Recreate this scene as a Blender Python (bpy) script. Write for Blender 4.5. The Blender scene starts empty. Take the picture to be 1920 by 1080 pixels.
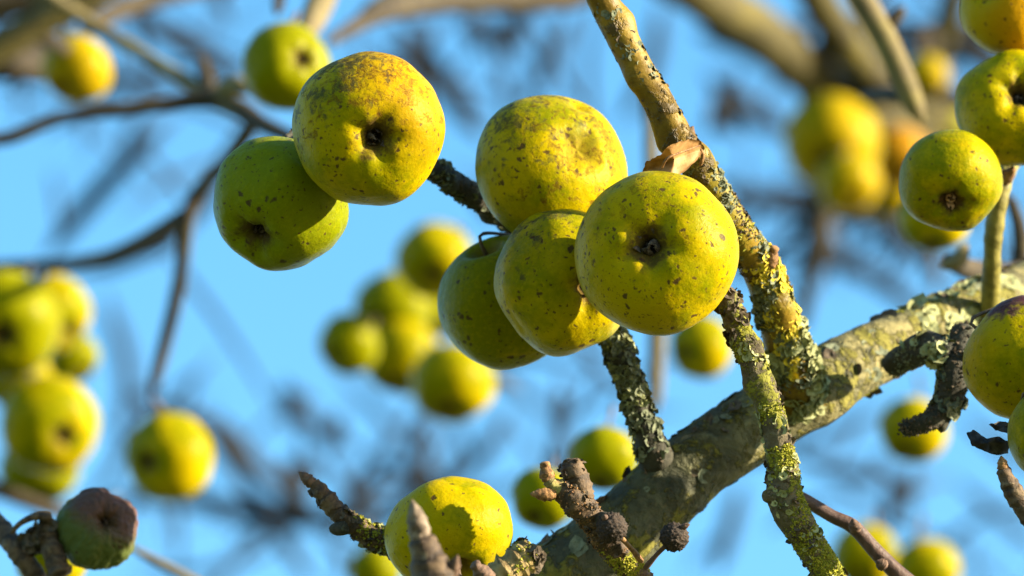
import bpy, math, random
from mathutils import Vector, Matrix, noise

random.seed(7)
SC = bpy.context.scene
COL = SC.collection

# ------------------------------------------------------------------ camera
PITCH = math.radians(24.0)
LENS, SENSOR = 200.0, 36.0
FOCUS = 2.405
CAM = Vector((0.0, 0.0, 1.55))
RIGHT = Vector((1, 0, 0))
UP = Vector((0, -math.sin(PITCH), math.cos(PITCH)))
FWD = Vector((0, math.cos(PITCH), math.sin(PITCH)))
cam = bpy.data.cameras.new('camera')
cam.lens = LENS
cam.sensor_width = SENSOR
cam.clip_start = 0.05
cam.clip_end = 3000
cam.dof.use_dof = True
cam.dof.focus_distance = FOCUS
cam.dof.aperture_fstop = 8.6
cam_o = bpy.data.objects.new('camera', cam)
cam_o.location = CAM
cam_o.rotation_euler = (math.pi / 2 + PITCH, 0, 0)
COL.objects.link(cam_o)
SC.camera = cam_o

# ------------------------------------------------------------------ sky and sun
SUN_CAM = Vector((0.92, 0.36, 0.08)).normalized()          # right, up, towards the lens
SUN = (RIGHT * SUN_CAM.x + UP * SUN_CAM.y - FWD * SUN_CAM.z).normalized()
world = bpy.data.worlds.new('World')
SC.world = world
world.use_nodes = True
wn = world.node_tree
bg = wn.nodes['Background']
sky = wn.nodes.new('ShaderNodeTexSky')
sky.sky_type = 'NISHITA'
sky.sun_disc = False
sky.sun_elevation = math.asin(SUN.z)
sky.sun_rotation = math.atan2(SUN.x, SUN.y)
sky.altitude = 50
sky.air_density = 1.0
sky.dust_density = 0.6
sky.ozone_density = 2.0
hs = wn.nodes.new('ShaderNodeHueSaturation')
hs.inputs['Saturation'].default_value = 1.26
hs.inputs['Hue'].default_value = 0.487
wn.links.new(sky.outputs[0], hs.inputs['Color'])
wn.links.new(hs.outputs[0], bg.inputs['Color'])
bg.inputs['Strength'].default_value = 0.084
sun = bpy.data.lights.new('sun', 'SUN')
sun.energy = 5.0
sun.angle = math.radians(0.5)
sun.color = (1.0, 0.89, 0.66)
sun_o = bpy.data.objects.new('sun', sun)
sun_o.rotation_euler = SUN.to_track_quat('Z', 'Y').to_euler()
sun_o.location = (3, 0, 6)
COL.objects.link(sun_o)

SC.view_settings.view_transform = 'Standard'
SC.view_settings.look = 'None'
SC.view_settings.gamma = 1
SC.view_settings.exposure = 2.33
SC.render.engine = 'CYCLES'
SC.cycles.use_denoising = True
SC.cycles.max_bounces = 6
SC.cycles.sample_clamp_indirect = 4


# ------------------------------------------------------------------ helpers
def wpx(d):
    return d * SENSOR / LENS / 1920.0                       # metres per photo pixel at distance d


def P(px, py, d):
    k = wpx(d)
    return CAM + RIGHT * ((px - 960) * k) + UP * ((540 - py) * k) + FWD * d


def camdir(v):
    v = Vector(v).normalized()
    return (RIGHT * v.x + UP * v.y - FWD * v.z).normalized()


def link(o, parent=None):
    COL.objects.link(o)
    if parent is not None:
        o.parent = parent
    return o


def tag(o, label, cat=None, group=None, kind=None):
    if label:
        o['label'] = label
    if cat:
        o['category'] = cat
    if group:
        o['group'] = group
    if kind:
        o['kind'] = kind
    return o


def thing(name, loc, label, cat, group=None):
    o = bpy.data.objects.new(name, None)
    o.empty_display_size = 0.02
    o.location = loc
    link(o)
    return tag(o, label, cat, group)


def mesh_obj(name, verts, faces, mat, parent=None, smooth=True, attrs=None):
    me = bpy.data.meshes.new(name)
    me.from_pydata(verts, [], faces)
    if smooth:
        me.polygons.foreach_set('use_smooth', [True] * len(me.polygons))
    if attrs:
        for k, vals in attrs.items():
            a = me.attributes.new(k, 'FLOAT', 'POINT')
            a.data.foreach_set('value', vals)
    me.materials.append(mat)
    me.update()
    return link(bpy.data.objects.new(name, me), parent)


# ------------------------------------------------------------------ materials
class NT:
    def __init__(self, name):
        self.m = bpy.data.materials.new(name)
        self.m.use_nodes = True
        self.t = self.m.node_tree
        self.b = self.t.nodes['Principled BSDF']

    def n(self, kind, **kw):
        x = self.t.nodes.new('ShaderNode' + kind)
        for k, v in kw.items():
            setattr(x, k, v)
        return x

    def l(self, a, b):
        self.t.links.new(a, b)

    def put(self, sock, v):
        if isinstance(v, (int, float)):
            sock.default_value = v
        elif isinstance(v, (tuple, list, Vector)):
            v = tuple(v)
            sock.default_value = v + (1.0,) if (sock.type == 'RGBA' and len(v) == 3) else v
        else:
            self.l(v, sock)

    def math(self, op, a, b=0.0, c=0.0, clamp=False):
        x = self.n('Math', operation=op, use_clamp=clamp)
        self.put(x.inputs[0], a)
        self.put(x.inputs[1], b)
        self.put(x.inputs[2], c)
        return x.outputs[0]

    def noise(self, vec, scale, detail=3, rough=0.55, dist=0.0, off=(0, 0, 0)):
        m = self.n('Mapping')
        self.put(m.inputs['Vector'], vec)
        m.inputs['Location'].default_value = off
        x = self.n('TexNoise')
        self.l(m.outputs[0], x.inputs['Vector'])
        x.inputs['Scale'].default_value = scale
        x.inputs['Detail'].default_value = detail
        x.inputs['Roughness'].default_value = rough
        x.inputs['Distortion'].default_value = dist
        return x.outputs['Fac']

    def step(self, v, lo, hi):
        x = self.n('MapRange', interpolation_type='SMOOTHSTEP')
        self.put(x.inputs['Value'], v)
        x.inputs['From Min'].default_value = lo
        x.inputs['From Max'].default_value = hi
        return x.outputs[0]

    def dim(self, c, k):
        x = self.n('VectorMath', operation='SCALE')
        self.put(x.inputs[0], c)
        x.inputs['Scale'].default_value = k
        return x.outputs[0]

    def mix(self, f, a, b):
        x = self.n('Mix', data_type='RGBA')
        self.put(x.inputs[0], f)
        self.put(x.inputs[6], a)
        self.put(x.inputs[7], b)
        return x.outputs[2]

    def dot(self, vec, d):
        x = self.n('VectorMath', operation='DOT_PRODUCT')
        self.put(x.inputs[0], vec)
        x.inputs[1].default_value = tuple(d)
        return x.outputs['Value']

    def dots(self, vec, scale, rmin, rmax, keep, off):
        """irregular specks: a fraction keep of the cells holds one speck of its own size"""
        m = self.n('Mapping')
        self.put(m.inputs['Vector'], vec)
        m.inputs['Location'].default_value = off
        v = self.n('TexVoronoi')
        self.l(m.outputs[0], v.inputs['Vector'])
        v.inputs['Scale'].default_value = scale
        sep = self.n('SeparateColor')
        self.l(v.outputs['Color'], sep.inputs[0])
        r = self.math('MULTIPLY_ADD', sep.outputs[0], rmax - rmin, rmin)
        on = self.math('LESS_THAN', sep.outputs[1], keep)
        d = self.math('DIVIDE', v.outputs['Distance'], r)
        return self.math('MULTIPLY', self.math('SUBTRACT', 1.0, self.step(d, 0.55, 1.0)), on)

    def bump(self, h, strength, dist):
        x = self.n('Bump')
        self.put(x.inputs['Height'], h)
        x.inputs['Strength'].default_value = strength
        x.inputs['Distance'].default_value = dist
        self.l(x.outputs[0], self.b.inputs['Normal'])


YEL = (0.390, 0.286, 0.0005)
GRN = (0.165, 0.168, 0.0005)
GREEN2 = (0.16, 0.30, 0.02)


def apple_mat(name, seed=0, green=0.4, col=YEL, gcol=GRN, russet=0.4, rdir=(0, 0, -1), soot=0.0, sdir=(0, 0, 1),
              specks=0.4, fine=0.5, purple=0.0, pthr=1.06, pwid=0.12, pcol=(0.075, 0.022, 0.045), pdir=(0, 0, 1), basin=1.0, warm=0.0, wdir=(0, 0, 1), rough=0.37,
              big=0.25, blur=False):
    t = NT(name)
    rnd = random.Random(seed)
    off = tuple(rnd.uniform(-20, 20) for _ in range(3))
    tc = t.n('TexCoord')
    ob = tc.outputs['Object']
    wob = t.n('VectorMath', operation='ADD')               # warped copy so specks are not round
    nz = t.n('TexNoise')
    t.l(ob, nz.inputs['Vector'])
    nz.inputs['Scale'].default_value = 9
    nz.inputs['Detail'].default_value = 3
    sc = t.n('VectorMath', operation='SCALE')
    t.l(nz.outputs['Color'], sc.inputs[0])
    sc.inputs['Scale'].default_value = 0.16
    t.l(ob, wob.inputs[0])
    t.l(sc.outputs[0], wob.inputs[1])
    wv = wob.outputs[0]
    n1 = t.noise(ob, 1.3, 3, 0.55, 0.3, off)
    n2 = t.noise(ob, 7.0, 4, 0.6, 0.4, off)
    g = t.math('ADD', t.math('MULTIPLY', n1, 0.75), t.math('MULTIPLY', n2, 0.25))
    base = t.mix(t.step(g, 0.62 - 0.42 * green - 0.10, 0.62 - 0.42 * green + 0.16), col, gcol)
    base = t.mix(t.math('MULTIPLY', t.step(t.noise(ob, 16, 4, 0.65, 0.8, off), 0.45, 0.75), 0.35), base,
                 tuple(c * 1.25 for c in col))
    if warm > 0:
        w = t.step(t.dot(ob, wdir), 0.1, 1.0)
        base = t.mix(t.math('MULTIPLY', w, warm), base, (0.46, 0.21, 0.004))
    if not blur:
        fn = t.noise(ob, 60, 3, 0.6, 0.0, off)
        base = t.mix(t.math('MULTIPLY', t.step(fn, 0.5, 0.75), 0.25), base, (0.22, 0.17, 0.004))
    # russet: brown netted patches
    rn = t.noise(wv, 5.0, 7, 0.68, 0.6, off)
    rm = t.math('MULTIPLY_ADD', t.dot(ob, rdir), 0.16, rn)
    rus = t.step(rm, 0.80 - 0.30 * russet, 0.88 - 0.30 * russet)
    rus = t.math('MULTIPLY', rus, t.step(t.noise(wv, 22, 4, 0.7, 0.5, off), 0.30, 0.62))
    base = t.mix(t.math('MULTIPLY', rus, min(1, russet * 1.5) * 0.85), base, (0.12, 0.048, 0.006))
    if soot > 0:
        sn = t.math('MULTIPLY_ADD', t.dot(ob, sdir), 0.22, t.noise(wv, 4.0, 7, 0.66, 0.4, (off[1], off[2], off[0])))
        s = t.math('MULTIPLY', t.step(sn, 0.84 - 0.30 * soot, 0.94 - 0.30 * soot), t.step(t.noise(wv, 13, 5, 0.7, 0.3, off), 0.25, 0.6))
        base = t.mix(t.math('MULTIPLY', s, 0.85), base, (0.05, 0.045, 0.018))
    if purple > 0:
        pn = t.math('MULTIPLY_ADD', t.noise(ob, 5, 4, 0.6, 0.3, off), 0.35, t.dot(ob, pdir))
        base = t.mix(t.math('MULTIPLY', t.step(pn, pthr, pthr + pwid), purple), base, pcol)
    # calyx basin: brown cork round the eye
    ln = t.n('VectorMath', operation='MULTIPLY')
    t.l(ob, ln.inputs[0])
    ln.inputs[1].default_value = (1, 1, 0)
    le = t.n('VectorMath', operation='LENGTH')
    t.l(ln.outputs[0], le.inputs[0])
    sx = t.n('SeparateXYZ')
    t.l(ob, sx.inputs[0])
    rad = t.math('MULTIPLY_ADD', t.math('SUBTRACT', t.noise(wv, 6, 5, 0.7, 0.3, off), 0.5), -0.55, le.outputs['Value'])
    bas = t.math('MULTIPLY', t.math('SUBTRACT', 1.0, t.step(rad, 0.13, 0.36)), t.math('LESS_THAN', sx.outputs['Z'], 0.0))
    base = t.mix(t.math('MULTIPLY', bas, 0.9 * basin), base, (0.060, 0.032, 0.012))
    core = t.math('MULTIPLY', t.math('SUBTRACT', 1.0, t.step(le.outputs['Value'], 0.07, 0.15)), t.math('LESS_THAN', sx.outputs['Z'], 0.0))
    base = t.mix(t.math('MULTIPLY', core, 1.0 if basin > 0.5 else 0.0), base, (0.014, 0.009, 0.006))
    top = t.math('MULTIPLY', t.math('SUBTRACT', 1.0, t.step(rad, 0.10, 0.34)), t.math('GREATER_THAN', sx.outputs['Z'], 0.0))
    base = t.mix(t.math('MULTIPLY', top, 0.7), base, (0.16, 0.09, 0.025))
    h = None
    if not blur:
        d1 = t.dots(wv, 7.5, 0.10, 0.42, specks * 0.62, off)
        d2 = t.dots(wv, 15.0, 0.12, 0.42, specks * 0.62, (off[2], off[0], off[1]))
        d3 = t.dots(wv, 34.0, 0.15, 0.40, fine * 0.7, (off[1], off[0], off[2]))
        d0 = t.dots(wv, 4.2, 0.06, 0.27, big, (off[0], off[2], off[1]))
        base = t.mix(t.math('MULTIPLY', d3, 0.75), base, (0.13, 0.065, 0.014))
        base = t.mix(t.math('MULTIPLY', d2, 0.85), base, (0.07, 0.036, 0.014))
        base = t.mix(t.math('MULTIPLY', d1, 0.88), base, (0.055, 0.026, 0.014))
        base = t.mix(t.math('MULTIPLY', d0, 0.85), base, (0.05, 0.026, 0.018))
        h = t.math('ADD', t.math('MULTIPLY', t.noise(ob, 11, 4, 0.6, 0, off), 0.6), t.math('MULTIPLY', fn, 0.10))
        h = t.math('SUBTRACT', h, t.math('MULTIPLY', t.math('ADD', t.math('ADD', d1, d0), rus), 0.10))
        t.bump(h, 0.35, 0.0022)
        rg = t.math('MULTIPLY_ADD', t.noise(ob, 6, 4, 0.6, 0, off), 0.22, rough - 0.10)
        rg = t.math('ADD', rg, t.math('MULTIPLY', t.math('ADD', rus, bas), 0.25), clamp=True)
        t.put(t.b.inputs['Roughness'], rg)
    else:
        t.b.inputs['Roughness'].default_value = rough
    t.put(t.b.inputs['Base Color'], t.dim(base, 0.67))
    t.b.inputs['Specular IOR Level'].default_value = 0.05
    t.b.inputs['Specular Tint'].default_value = (1.0, 0.86, 0.35, 1)
    t.b.inputs['Subsurface Weight'].default_value = 0.12
    t.b.inputs['Subsurface Radius'].default_value = (1.0, 0.75, 0.12)
    t.b.inputs['Subsurface Scale'].default_value = 0.006
    return t.m


def bark_mat(name, c1, c2, patch, pamt=0.3, scale=60.0, rough=0.8, moss=None, mossamt=0.0, stretch=0.0, ring=0.0,
             bump=0.6, bdist=0.0015, spec=0.25, lent=None, sun_tint=None):
    t = NT(name)
    tc = t.n('TexCoord')
    ob = tc.outputs['Object']
    al = t.n('Attribute', attribute_name='along').outputs['Fac']
    n1 = t.noise(ob, scale, 6, 0.65, 0.6)
    n2 = t.noise(ob, scale * 0.35, 4, 0.6, 0.5, (5, 3, 1))
    n3 = t.noise(ob, scale * 4, 3, 0.6, 0.0, (1, 7, 2))
    col = t.mix(t.step(n1, 0.32, 0.68), c1, c2)
    col = t.mix(t.math('MULTIPLY', t.step(n3, 0.5, 0.72), 0.5), col, tuple(x * 0.45 for x in c1))
    if sun_tint:                                                 # sunlit cream towards the limb's upper end, painted into the bark colour
        f = t.math('MULTIPLY', t.step(t.math('MULTIPLY_ADD', t.math('SUBTRACT', n2, 0.5), 0.12, al), sun_tint[0], sun_tint[1]), t.step(n1, 0.36, 0.60))
        col = t.mix(t.math('MULTIPLY', f, 0.85), col, sun_tint[2])
    p = t.step(t.math('ADD', t.math('MULTIPLY', n2, 0.7), t.math('MULTIPLY', t.noise(ob, scale * 1.7, 5, 0.7, 0.5, (9, 2, 4)), 0.3)),
               0.66 - 0.32 * pamt, 0.74 - 0.32 * pamt)
    col = t.mix(t.math('MULTIPLY', p, 0.85), col, patch)
    h = t.math('ADD', n1, t.math('MULTIPLY', n3, 0.35))
    h = t.math('ADD', h, t.math('MULTIPLY', p, 0.25))
    if moss:
        m = t.step(t.math('ADD', t.math('MULTIPLY', t.noise(ob, scale * 0.8, 6, 0.75, 0.3, (3, 8, 6)), 0.8), t.math('MULTIPLY', n3, 0.2)),
                   0.66 - 0.34 * mossamt, 0.72 - 0.34 * mossamt)
        col = t.mix(t.math('MULTIPLY', m, 0.9), col, moss)
        h = t.math('ADD', h, t.math('MULTIPLY', m, 0.5))
    if ring:
        wv = t.math('SINE', t.math('ADD', t.math('MULTIPLY', al, ring), t.math('MULTIPLY', n2, 9)))
        r = t.step(wv, 0.55, 0.95)
        col = t.mix(t.math('MULTIPLY', r, 0.55), col, tuple(x * 0.35 for x in c1))
        h = t.math('SUBTRACT', h, t.math('MULTIPLY', r, 0.4))
    if lent:
        d = t.dots(ob, 260, 0.08, 0.3, 0.35, (1, 2, 3))
        col = t.mix(t.math('MULTIPLY', d, 0.8), col, lent)
        h = t.math('ADD', h, t.math('MULTIPLY', d, 0.3))
    t.put(t.b.inputs['Base Color'], t.dim(col, 0.60))
    t.put(t.b.inputs['Roughness'], t.math('MULTIPLY_ADD', n1, 0.25, rough - 0.12, clamp=True))
    t.b.inputs['Specular IOR Level'].default_value = spec
    t.bump(h, bump, bdist)
    return t.m


def plain_mat(name, c1, c2, scale=200.0, rough=0.75, sss=0.0, spec=0.3, bump=0.3):
    t = NT(name)
    ob = t.n('TexCoord').outputs['Object']
    n = t.noise(ob, scale, 5, 0.65, 0.3)
    t.put(t.b.inputs['Base Color'], t.dim(t.mix(t.step(n, 0.3, 0.7), c1, c2), 0.8))
    t.b.inputs['Roughness'].default_value = rough
    t.b.inputs['Specular IOR Level'].default_value = spec
    if sss:
        t.b.inputs['Subsurface Weight'].default_value = sss
        t.b.inputs['Subsurface Scale'].default_value = 0.002
    t.bump(n, bump, 0.001)
    return t.m


M = {}
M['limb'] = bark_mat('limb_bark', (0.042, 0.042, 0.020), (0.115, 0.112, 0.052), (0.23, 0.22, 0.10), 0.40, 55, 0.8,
                     (0.19, 0.165, 0.015), 0.50, bump=1.0, bdist=0.004, sun_tint=(0.09, 0.20, (0.32, 0.265, 0.10)))
M['shoot'] = bark_mat('smooth_shoot_bark', (0.12, 0.066, 0.005), (0.29, 0.185, 0.012), (0.23, 0.18, 0.012), 0.40, 45, 0.50,
                      (0.085, 0.055, 0.014), 0.36, bump=0.8, bdist=0.0018, spec=0.16, lent=(0.24, 0.17, 0.05))
M['spur'] = bark_mat('dark_spur_bark', (0.025, 0.022, 0.014), (0.07, 0.064, 0.042), (0.15, 0.16, 0.10), 0.30, 90, 0.85,
                     bump=0.9, bdist=0.002)
M['mossy'] = bark_mat('mossy_twig_bark', (0.085, 0.062, 0.030), (0.19, 0.155, 0.085), (0.24, 0.235, 0.14), 0.30, 120, 0.82,
                      (0.22, 0.21, 0.012), 0.52, bump=0.9, bdist=0.002)
M['brown'] = bark_mat('brown_twig_bark', (0.045, 0.024, 0.012), (0.16, 0.10, 0.05), (0.24, 0.17, 0.09), 0.28, 170, 0.7,
                      bump=0.7, bdist=0.0012, ring=700)
M['ringed'] = bark_mat('ringed_spur_bark', (0.20, 0.12, 0.040), (0.42, 0.30, 0.11), (0.36, 0.32, 0.08), 0.3, 120, 0.75,
                       (0.30, 0.29, 0.03), 0.22, bump=0.8, bdist=0.0014, ring=1100)
M['redtwig'] = bark_mat('thin_twig_bark', (0.070, 0.036, 0.026), (0.15, 0.085, 0.06), (0.17, 0.13, 0.1), 0.2, 110, 0.55, bump=0.5)
M['olive'] = bark_mat('olive_twig_bark', (0.13, 0.11, 0.018), (0.26, 0.22, 0.035), (0.28, 0.24, 0.045), 0.4, 80, 0.6, bump=0.5)
M['far'] = bark_mat('background_bark', (0.030, 0.021, 0.011), (0.075, 0.054, 0.028), (0.13, 0.105, 0.045), 0.25, 30, 0.85, bump=0.4)
M['farlight'] = bark_mat('background_pale_bark', (0.13, 0.095, 0.040), (0.22, 0.17, 0.07), (0.25, 0.20, 0.06), 0.35, 30, 0.8, bump=0.4)
M['farolive'] = bark_mat('background_olive_bark', (0.055, 0.043, 0.013), (0.12, 0.095, 0.022), (0.19, 0.15, 0.022), 0.4, 22, 0.8, bump=0.4)
M['distant'] = bark_mat('distant_bark', (0.012, 0.013, 0.018), (0.020, 0.021, 0.027), (0.026, 0.026, 0.028), 0.2, 20, 0.9, bump=0.2)
M['lichen'] = plain_mat('grey_green_lichen', (0.20, 0.21, 0.085), (0.33, 0.33, 0.155), 300, 0.9)
M['lichendark'] = plain_mat('grey_lichen', (0.065, 0.075, 0.042), (0.18, 0.19, 0.115), 300, 0.9)
M['lichenyellow'] = plain_mat('yellow_lichen', (0.42, 0.33, 0.02), (0.60, 0.46, 0.03), 300, 0.85)
M['moss'] = plain_mat('yellow_green_moss', (0.15, 0.155, 0.008), (0.33, 0.30, 0.018), 500, 0.9)
M['crust'] = plain_mat('dark_bark_flakes', (0.035, 0.026, 0.018), (0.12, 0.085, 0.05), 400, 0.9)
M['bud'] = plain_mat('bud_scales', (0.085, 0.036, 0.012), (0.30, 0.155, 0.05), 420, 0.8, bump=0.8)
M['palebud'] = plain_mat('downy_bud', (0.06, 0.040, 0.025), (0.24, 0.18, 0.13), 260, 0.9, bump=0.9)
M['darkbud'] = plain_mat('dark_bud', (0.055, 0.03, 0.02), (0.15, 0.085, 0.05), 500, 0.8)
M['stem'] = plain_mat('apple_stem', (0.05, 0.03, 0.02), (0.12, 0.075, 0.04), 400, 0.7)
M['sepal'] = plain_mat('dried_sepals', (0.022, 0.014, 0.010), (0.12, 0.085, 0.055), 30, 0.9)
M['sepalbrown'] = plain_mat('brown_sepals', (0.24, 0.12, 0.045), (0.45, 0.26, 0.12), 30, 0.85)
M['leafdead'] = plain_mat('dead_leaf_tissue', (0.24, 0.12, 0.035), (0.42, 0.24, 0.09), 130, 0.7, 0.0, 0.25, 0.5)
M['leafblack'] = plain_mat('blackened_leaf', (0.010, 0.009, 0.008), (0.035, 0.026, 0.02), 200, 0.7)
M['fruitlet'] = plain_mat('mummified_skin', (0.008, 0.006, 0.005), (0.055, 0.032, 0.018), 900, 0.8, bump=0.9)
M['leafbrown'] = plain_mat('background_brown_leaf', (0.16, 0.08, 0.03), (0.30, 0.17, 0.05), 60, 0.8)

# ------------------------------------------------------------------ ground (below the frame: it throws light back up)
gt = NT('orchard_grass')
go = gt.n('TexCoord').outputs['Object']
gt.put(gt.b.inputs['Base Color'], gt.mix(gt.step(gt.noise(go, 1.2, 6, 0.65, 0.3), 0.35, 0.65), (0.045, 0.075, 0.018), (0.11, 0.12, 0.035)))
gt.b.inputs['Roughness'].default_value = 0.9
gs = 1500.0
gnd = mesh_obj('ground', [(-gs, -gs, 0), (gs, -gs, 0), (gs, gs, 0), (-gs, gs, 0)], [(0, 1, 2, 3)], gt.m, smooth=False)
gnd['kind'] = 'structure'


# ------------------------------------------------------------------ tubes: limbs, twigs, stems
def catmull(pts, n):
    """pts: list of 4-tuples (x, y, z, r) -> evenly spaced samples"""
    if len(pts) == 2:
        pts = [pts[0], tuple((a + b) / 2 for a, b in zip(*pts)), pts[1]]
    ext = [tuple(2 * a - b for a, b in zip(pts[0], pts[1]))] + list(pts) + [tuple(2 * a - b for a, b in zip(pts[-1], pts[-2]))]
    dense = []
    for i in range(1, len(ext) - 2):
        p0, p1, p2, p3 = ext[i - 1:i + 3]
        for k in range(24):
            u = k / 24
            dense.append(tuple(0.5 * ((2 * b) + (c - a) * u + (2 * a - 5 * b + 4 * c - d) * u * u + (3 * b - a - 3 * c + d) * u ** 3)
                               for a, b, c, d in zip(p0, p1, p2, p3)))
    dense.append(tuple(pts[-1]))
    L = [0.0]
    for a, b in zip(dense, dense[1:]):
        L.append(L[-1] + (Vector(b[:3]) - Vector(a[:3])).length)
    out = []
    j = 0
    for k in range(n):
        s = L[-1] * k / (n - 1)
        while j < len(L) - 2 and L[j + 1] < s:
            j += 1
        u = (s - L[j]) / max(1e-9, L[j + 1] - L[j])
        out.append(tuple(a + (b - a) * u for a, b in zip(dense[j], dense[j + 1])))
    return out, L[-1]


def tube_data(pts, seg=20, step=0.004, amp=0.06, freq=60.0, rings=0.0, ringstep=0.006, seed=0, fine=0.0, knots=0):
    """pts world (x,y,z,r). Returns verts, faces, along, samples; ends closed and rounded."""
    rnd = random.Random(seed)
    tot = sum((Vector(b[:3]) - Vector(a[:3])).length for a, b in zip(pts, pts[1:]))
    n = max(6, min(420, int(tot / step)))
    S, L = catmull(pts, n)
    so = Vector((seed * 1.7 + 0.3, seed * 0.9, -seed * 1.1))
    rp = []
    s = 0.0
    while rings and s < L:
        s += ringstep * rnd.uniform(0.5, 1.6)
        rp.append((s, rnd.uniform(0.4, 1.2)))
    kn = [(rnd.uniform(0.05, 0.95) * L, rnd.uniform(0, 6.28), rnd.uniform(0.5, 1)) for _ in range(knots)]
    verts, along, samples = [], [], []
    up = None
    for i, q in enumerate(S):
        p = Vector(q[:3])
        a = Vector(S[max(0, i - 1)][:3])
        b = Vector(S[min(n - 1, i + 1)][:3])
        t = (b - a).normalized()
        if up is None:
            up = t.orthogonal().normalized()
        up = (up - t * up.dot(t)).normalized()
        v = t.cross(up)
        r = max(q[3], 1e-4)
        sl = L * i / (n - 1)
        rr = r
        for c, w in rp:
            x = (sl - c) / (ringstep * 0.22)
            if abs(x) < 3:
                rr += r * rings * w * math.exp(-x * x)
        endf = min(1.0, min(i, n - 1 - i) / 2.0)
        rr *= math.sqrt(max(0.0, 1 - (1 - endf) ** 2)) * 0.999 + 0.001 if endf < 1 else 1
        for k in range(seg):
            an = 2 * math.pi * k / seg
            d = up * math.cos(an) + v * math.sin(an)
            pp = p + d * r
            dn = amp * noise.fractal(pp * freq + so, 0.9, 2.1, 4) if amp else 0
            if fine:
                dn += fine * noise.noise(pp * freq * 6 + so)
            for (ks, ka, kw) in kn:
                x = (sl - ks) / (r * 0.9)
                if abs(x) < 2.5:
                    da = math.atan2(math.sin(an - ka), math.cos(an - ka))
                    dn += 0.45 * kw * math.exp(-x * x - da * da * 2.5)
            verts.append(p + d * (rr * (1 + dn)))
            along.append(sl)
        samples.append((p, t, up.copy(), v, rr, sl))
    faces = []
    for i in range(n - 1):
        for k in range(seg):
            k2 = (k + 1) % seg
            faces.append((i * seg + k, i * seg + k2, (i + 1) * seg + k2, (i + 1) * seg + k))
    faces.append(tuple(range(seg - 1, -1, -1)))
    faces.append(tuple((n - 1) * seg + k for k in range(seg)))
    return verts, faces, along, samples


def px_path(pp):
    return [tuple(P(x, y, d)) + (w * 0.5 * wpx(d),) for x, y, d, w in pp]


def tube(name, pp, mat, parent=None, world=False, **kw):
    """a limb, twig or stem along photo-pixel control points (x, y, distance, width)"""
    pts = pp if world else px_path(pp)
    v, f, al, smp = tube_data(pts, **kw)
    org = parent_world(parent) if parent is not None else Vector(pts[0][:3])
    o = mesh_obj(name, [x - org for x in v], f, mat, parent, attrs={'along': al})
    if parent is None:
        o.location = org
    o['n'] = 0
    del o['n']
    return o, smp


def parent_world(o):
    w = Vector((0, 0, 0))
    while o is not None:
        w = w + o.location
        o = o.parent
    return w


def flakes(name, smp, mat, parent, count, size, s0=0.0, s1=1.0, seed=1, lift=0.35, prefer=None, cluster=3.0, cup=0.5, power=0.0):
    """lobed lichen plates or bark flakes standing off the bark, joined in one mesh"""
    rnd = random.Random(seed)
    org = parent_world(parent)
    L = smp[-1][5]
    verts, faces = [], []
    made = tries = 0
    pref = camdir(prefer) if prefer else None
    while made < count and tries < count * 30:
        tries += 1
        u = rnd.uniform(s0, s1)
        i = min(len(smp) - 1, int(u * (len(smp) - 1)))
        p, t, a, b, r, sl = smp[i]
        an = rnd.uniform(0, 2 * math.pi)
        nrm = a * math.cos(an) + b * math.sin(an)
        pos = p + nrm * r
        if cluster and noise.noise(pos * 90 * cluster / 3 + Vector((seed * 3.1, 0, 0))) < rnd.uniform(-0.15, 0.35):
            continue
        if pref is not None and nrm.dot(pref) < rnd.uniform(-0.6, 0.6):
            continue
        s = size * rnd.uniform(0.4, 1.25)
        tilt = (nrm + Vector((rnd.gauss(0, lift), rnd.gauss(0, lift), rnd.gauss(0, lift)))).normalized()
        x = tilt.orthogonal().normalized()
        y = tilt.cross(x)
        k = rnd.randint(6, 9)
        c0 = len(verts)
        ph = rnd.uniform(0, 6.28)
        verts.append(pos - nrm * s * 0.15 - org)
        cu = cup * rnd.uniform(0.3, 1.3)
        for q in range(k):
            aa = ph + 2 * math.pi * q / k
            rr = s * rnd.uniform(0.55, 1.1)
            verts.append(pos + (x * math.cos(aa) + y * math.sin(aa)) * rr * 0.6 + tilt * (s * cu * rnd.uniform(0.2, 0.6)) - org)
        for q in range(k):
            aa = ph + 2 * math.pi * q / k + 0.2
            rr = s * rnd.uniform(0.75, 1.2)
            verts.append(pos + (x * math.cos(aa) + y * math.sin(aa)) * rr + tilt * (s * cu * rnd.uniform(0.1, 1.0)) - org)
        for q in range(k):
            q2 = (q + 1) % k
            faces.append((c0, c0 + 1 + q, c0 + 1 + q2))
            faces.append((c0 + 1 + q, c0 + 1 + k + q, c0 + 1 + k + q2, c0 + 1 + q2))
        made += 1
    o = mesh_obj(name, verts, faces, mat, parent, smooth=False)
    o['kind'] = 'stuff'
    return o


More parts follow.
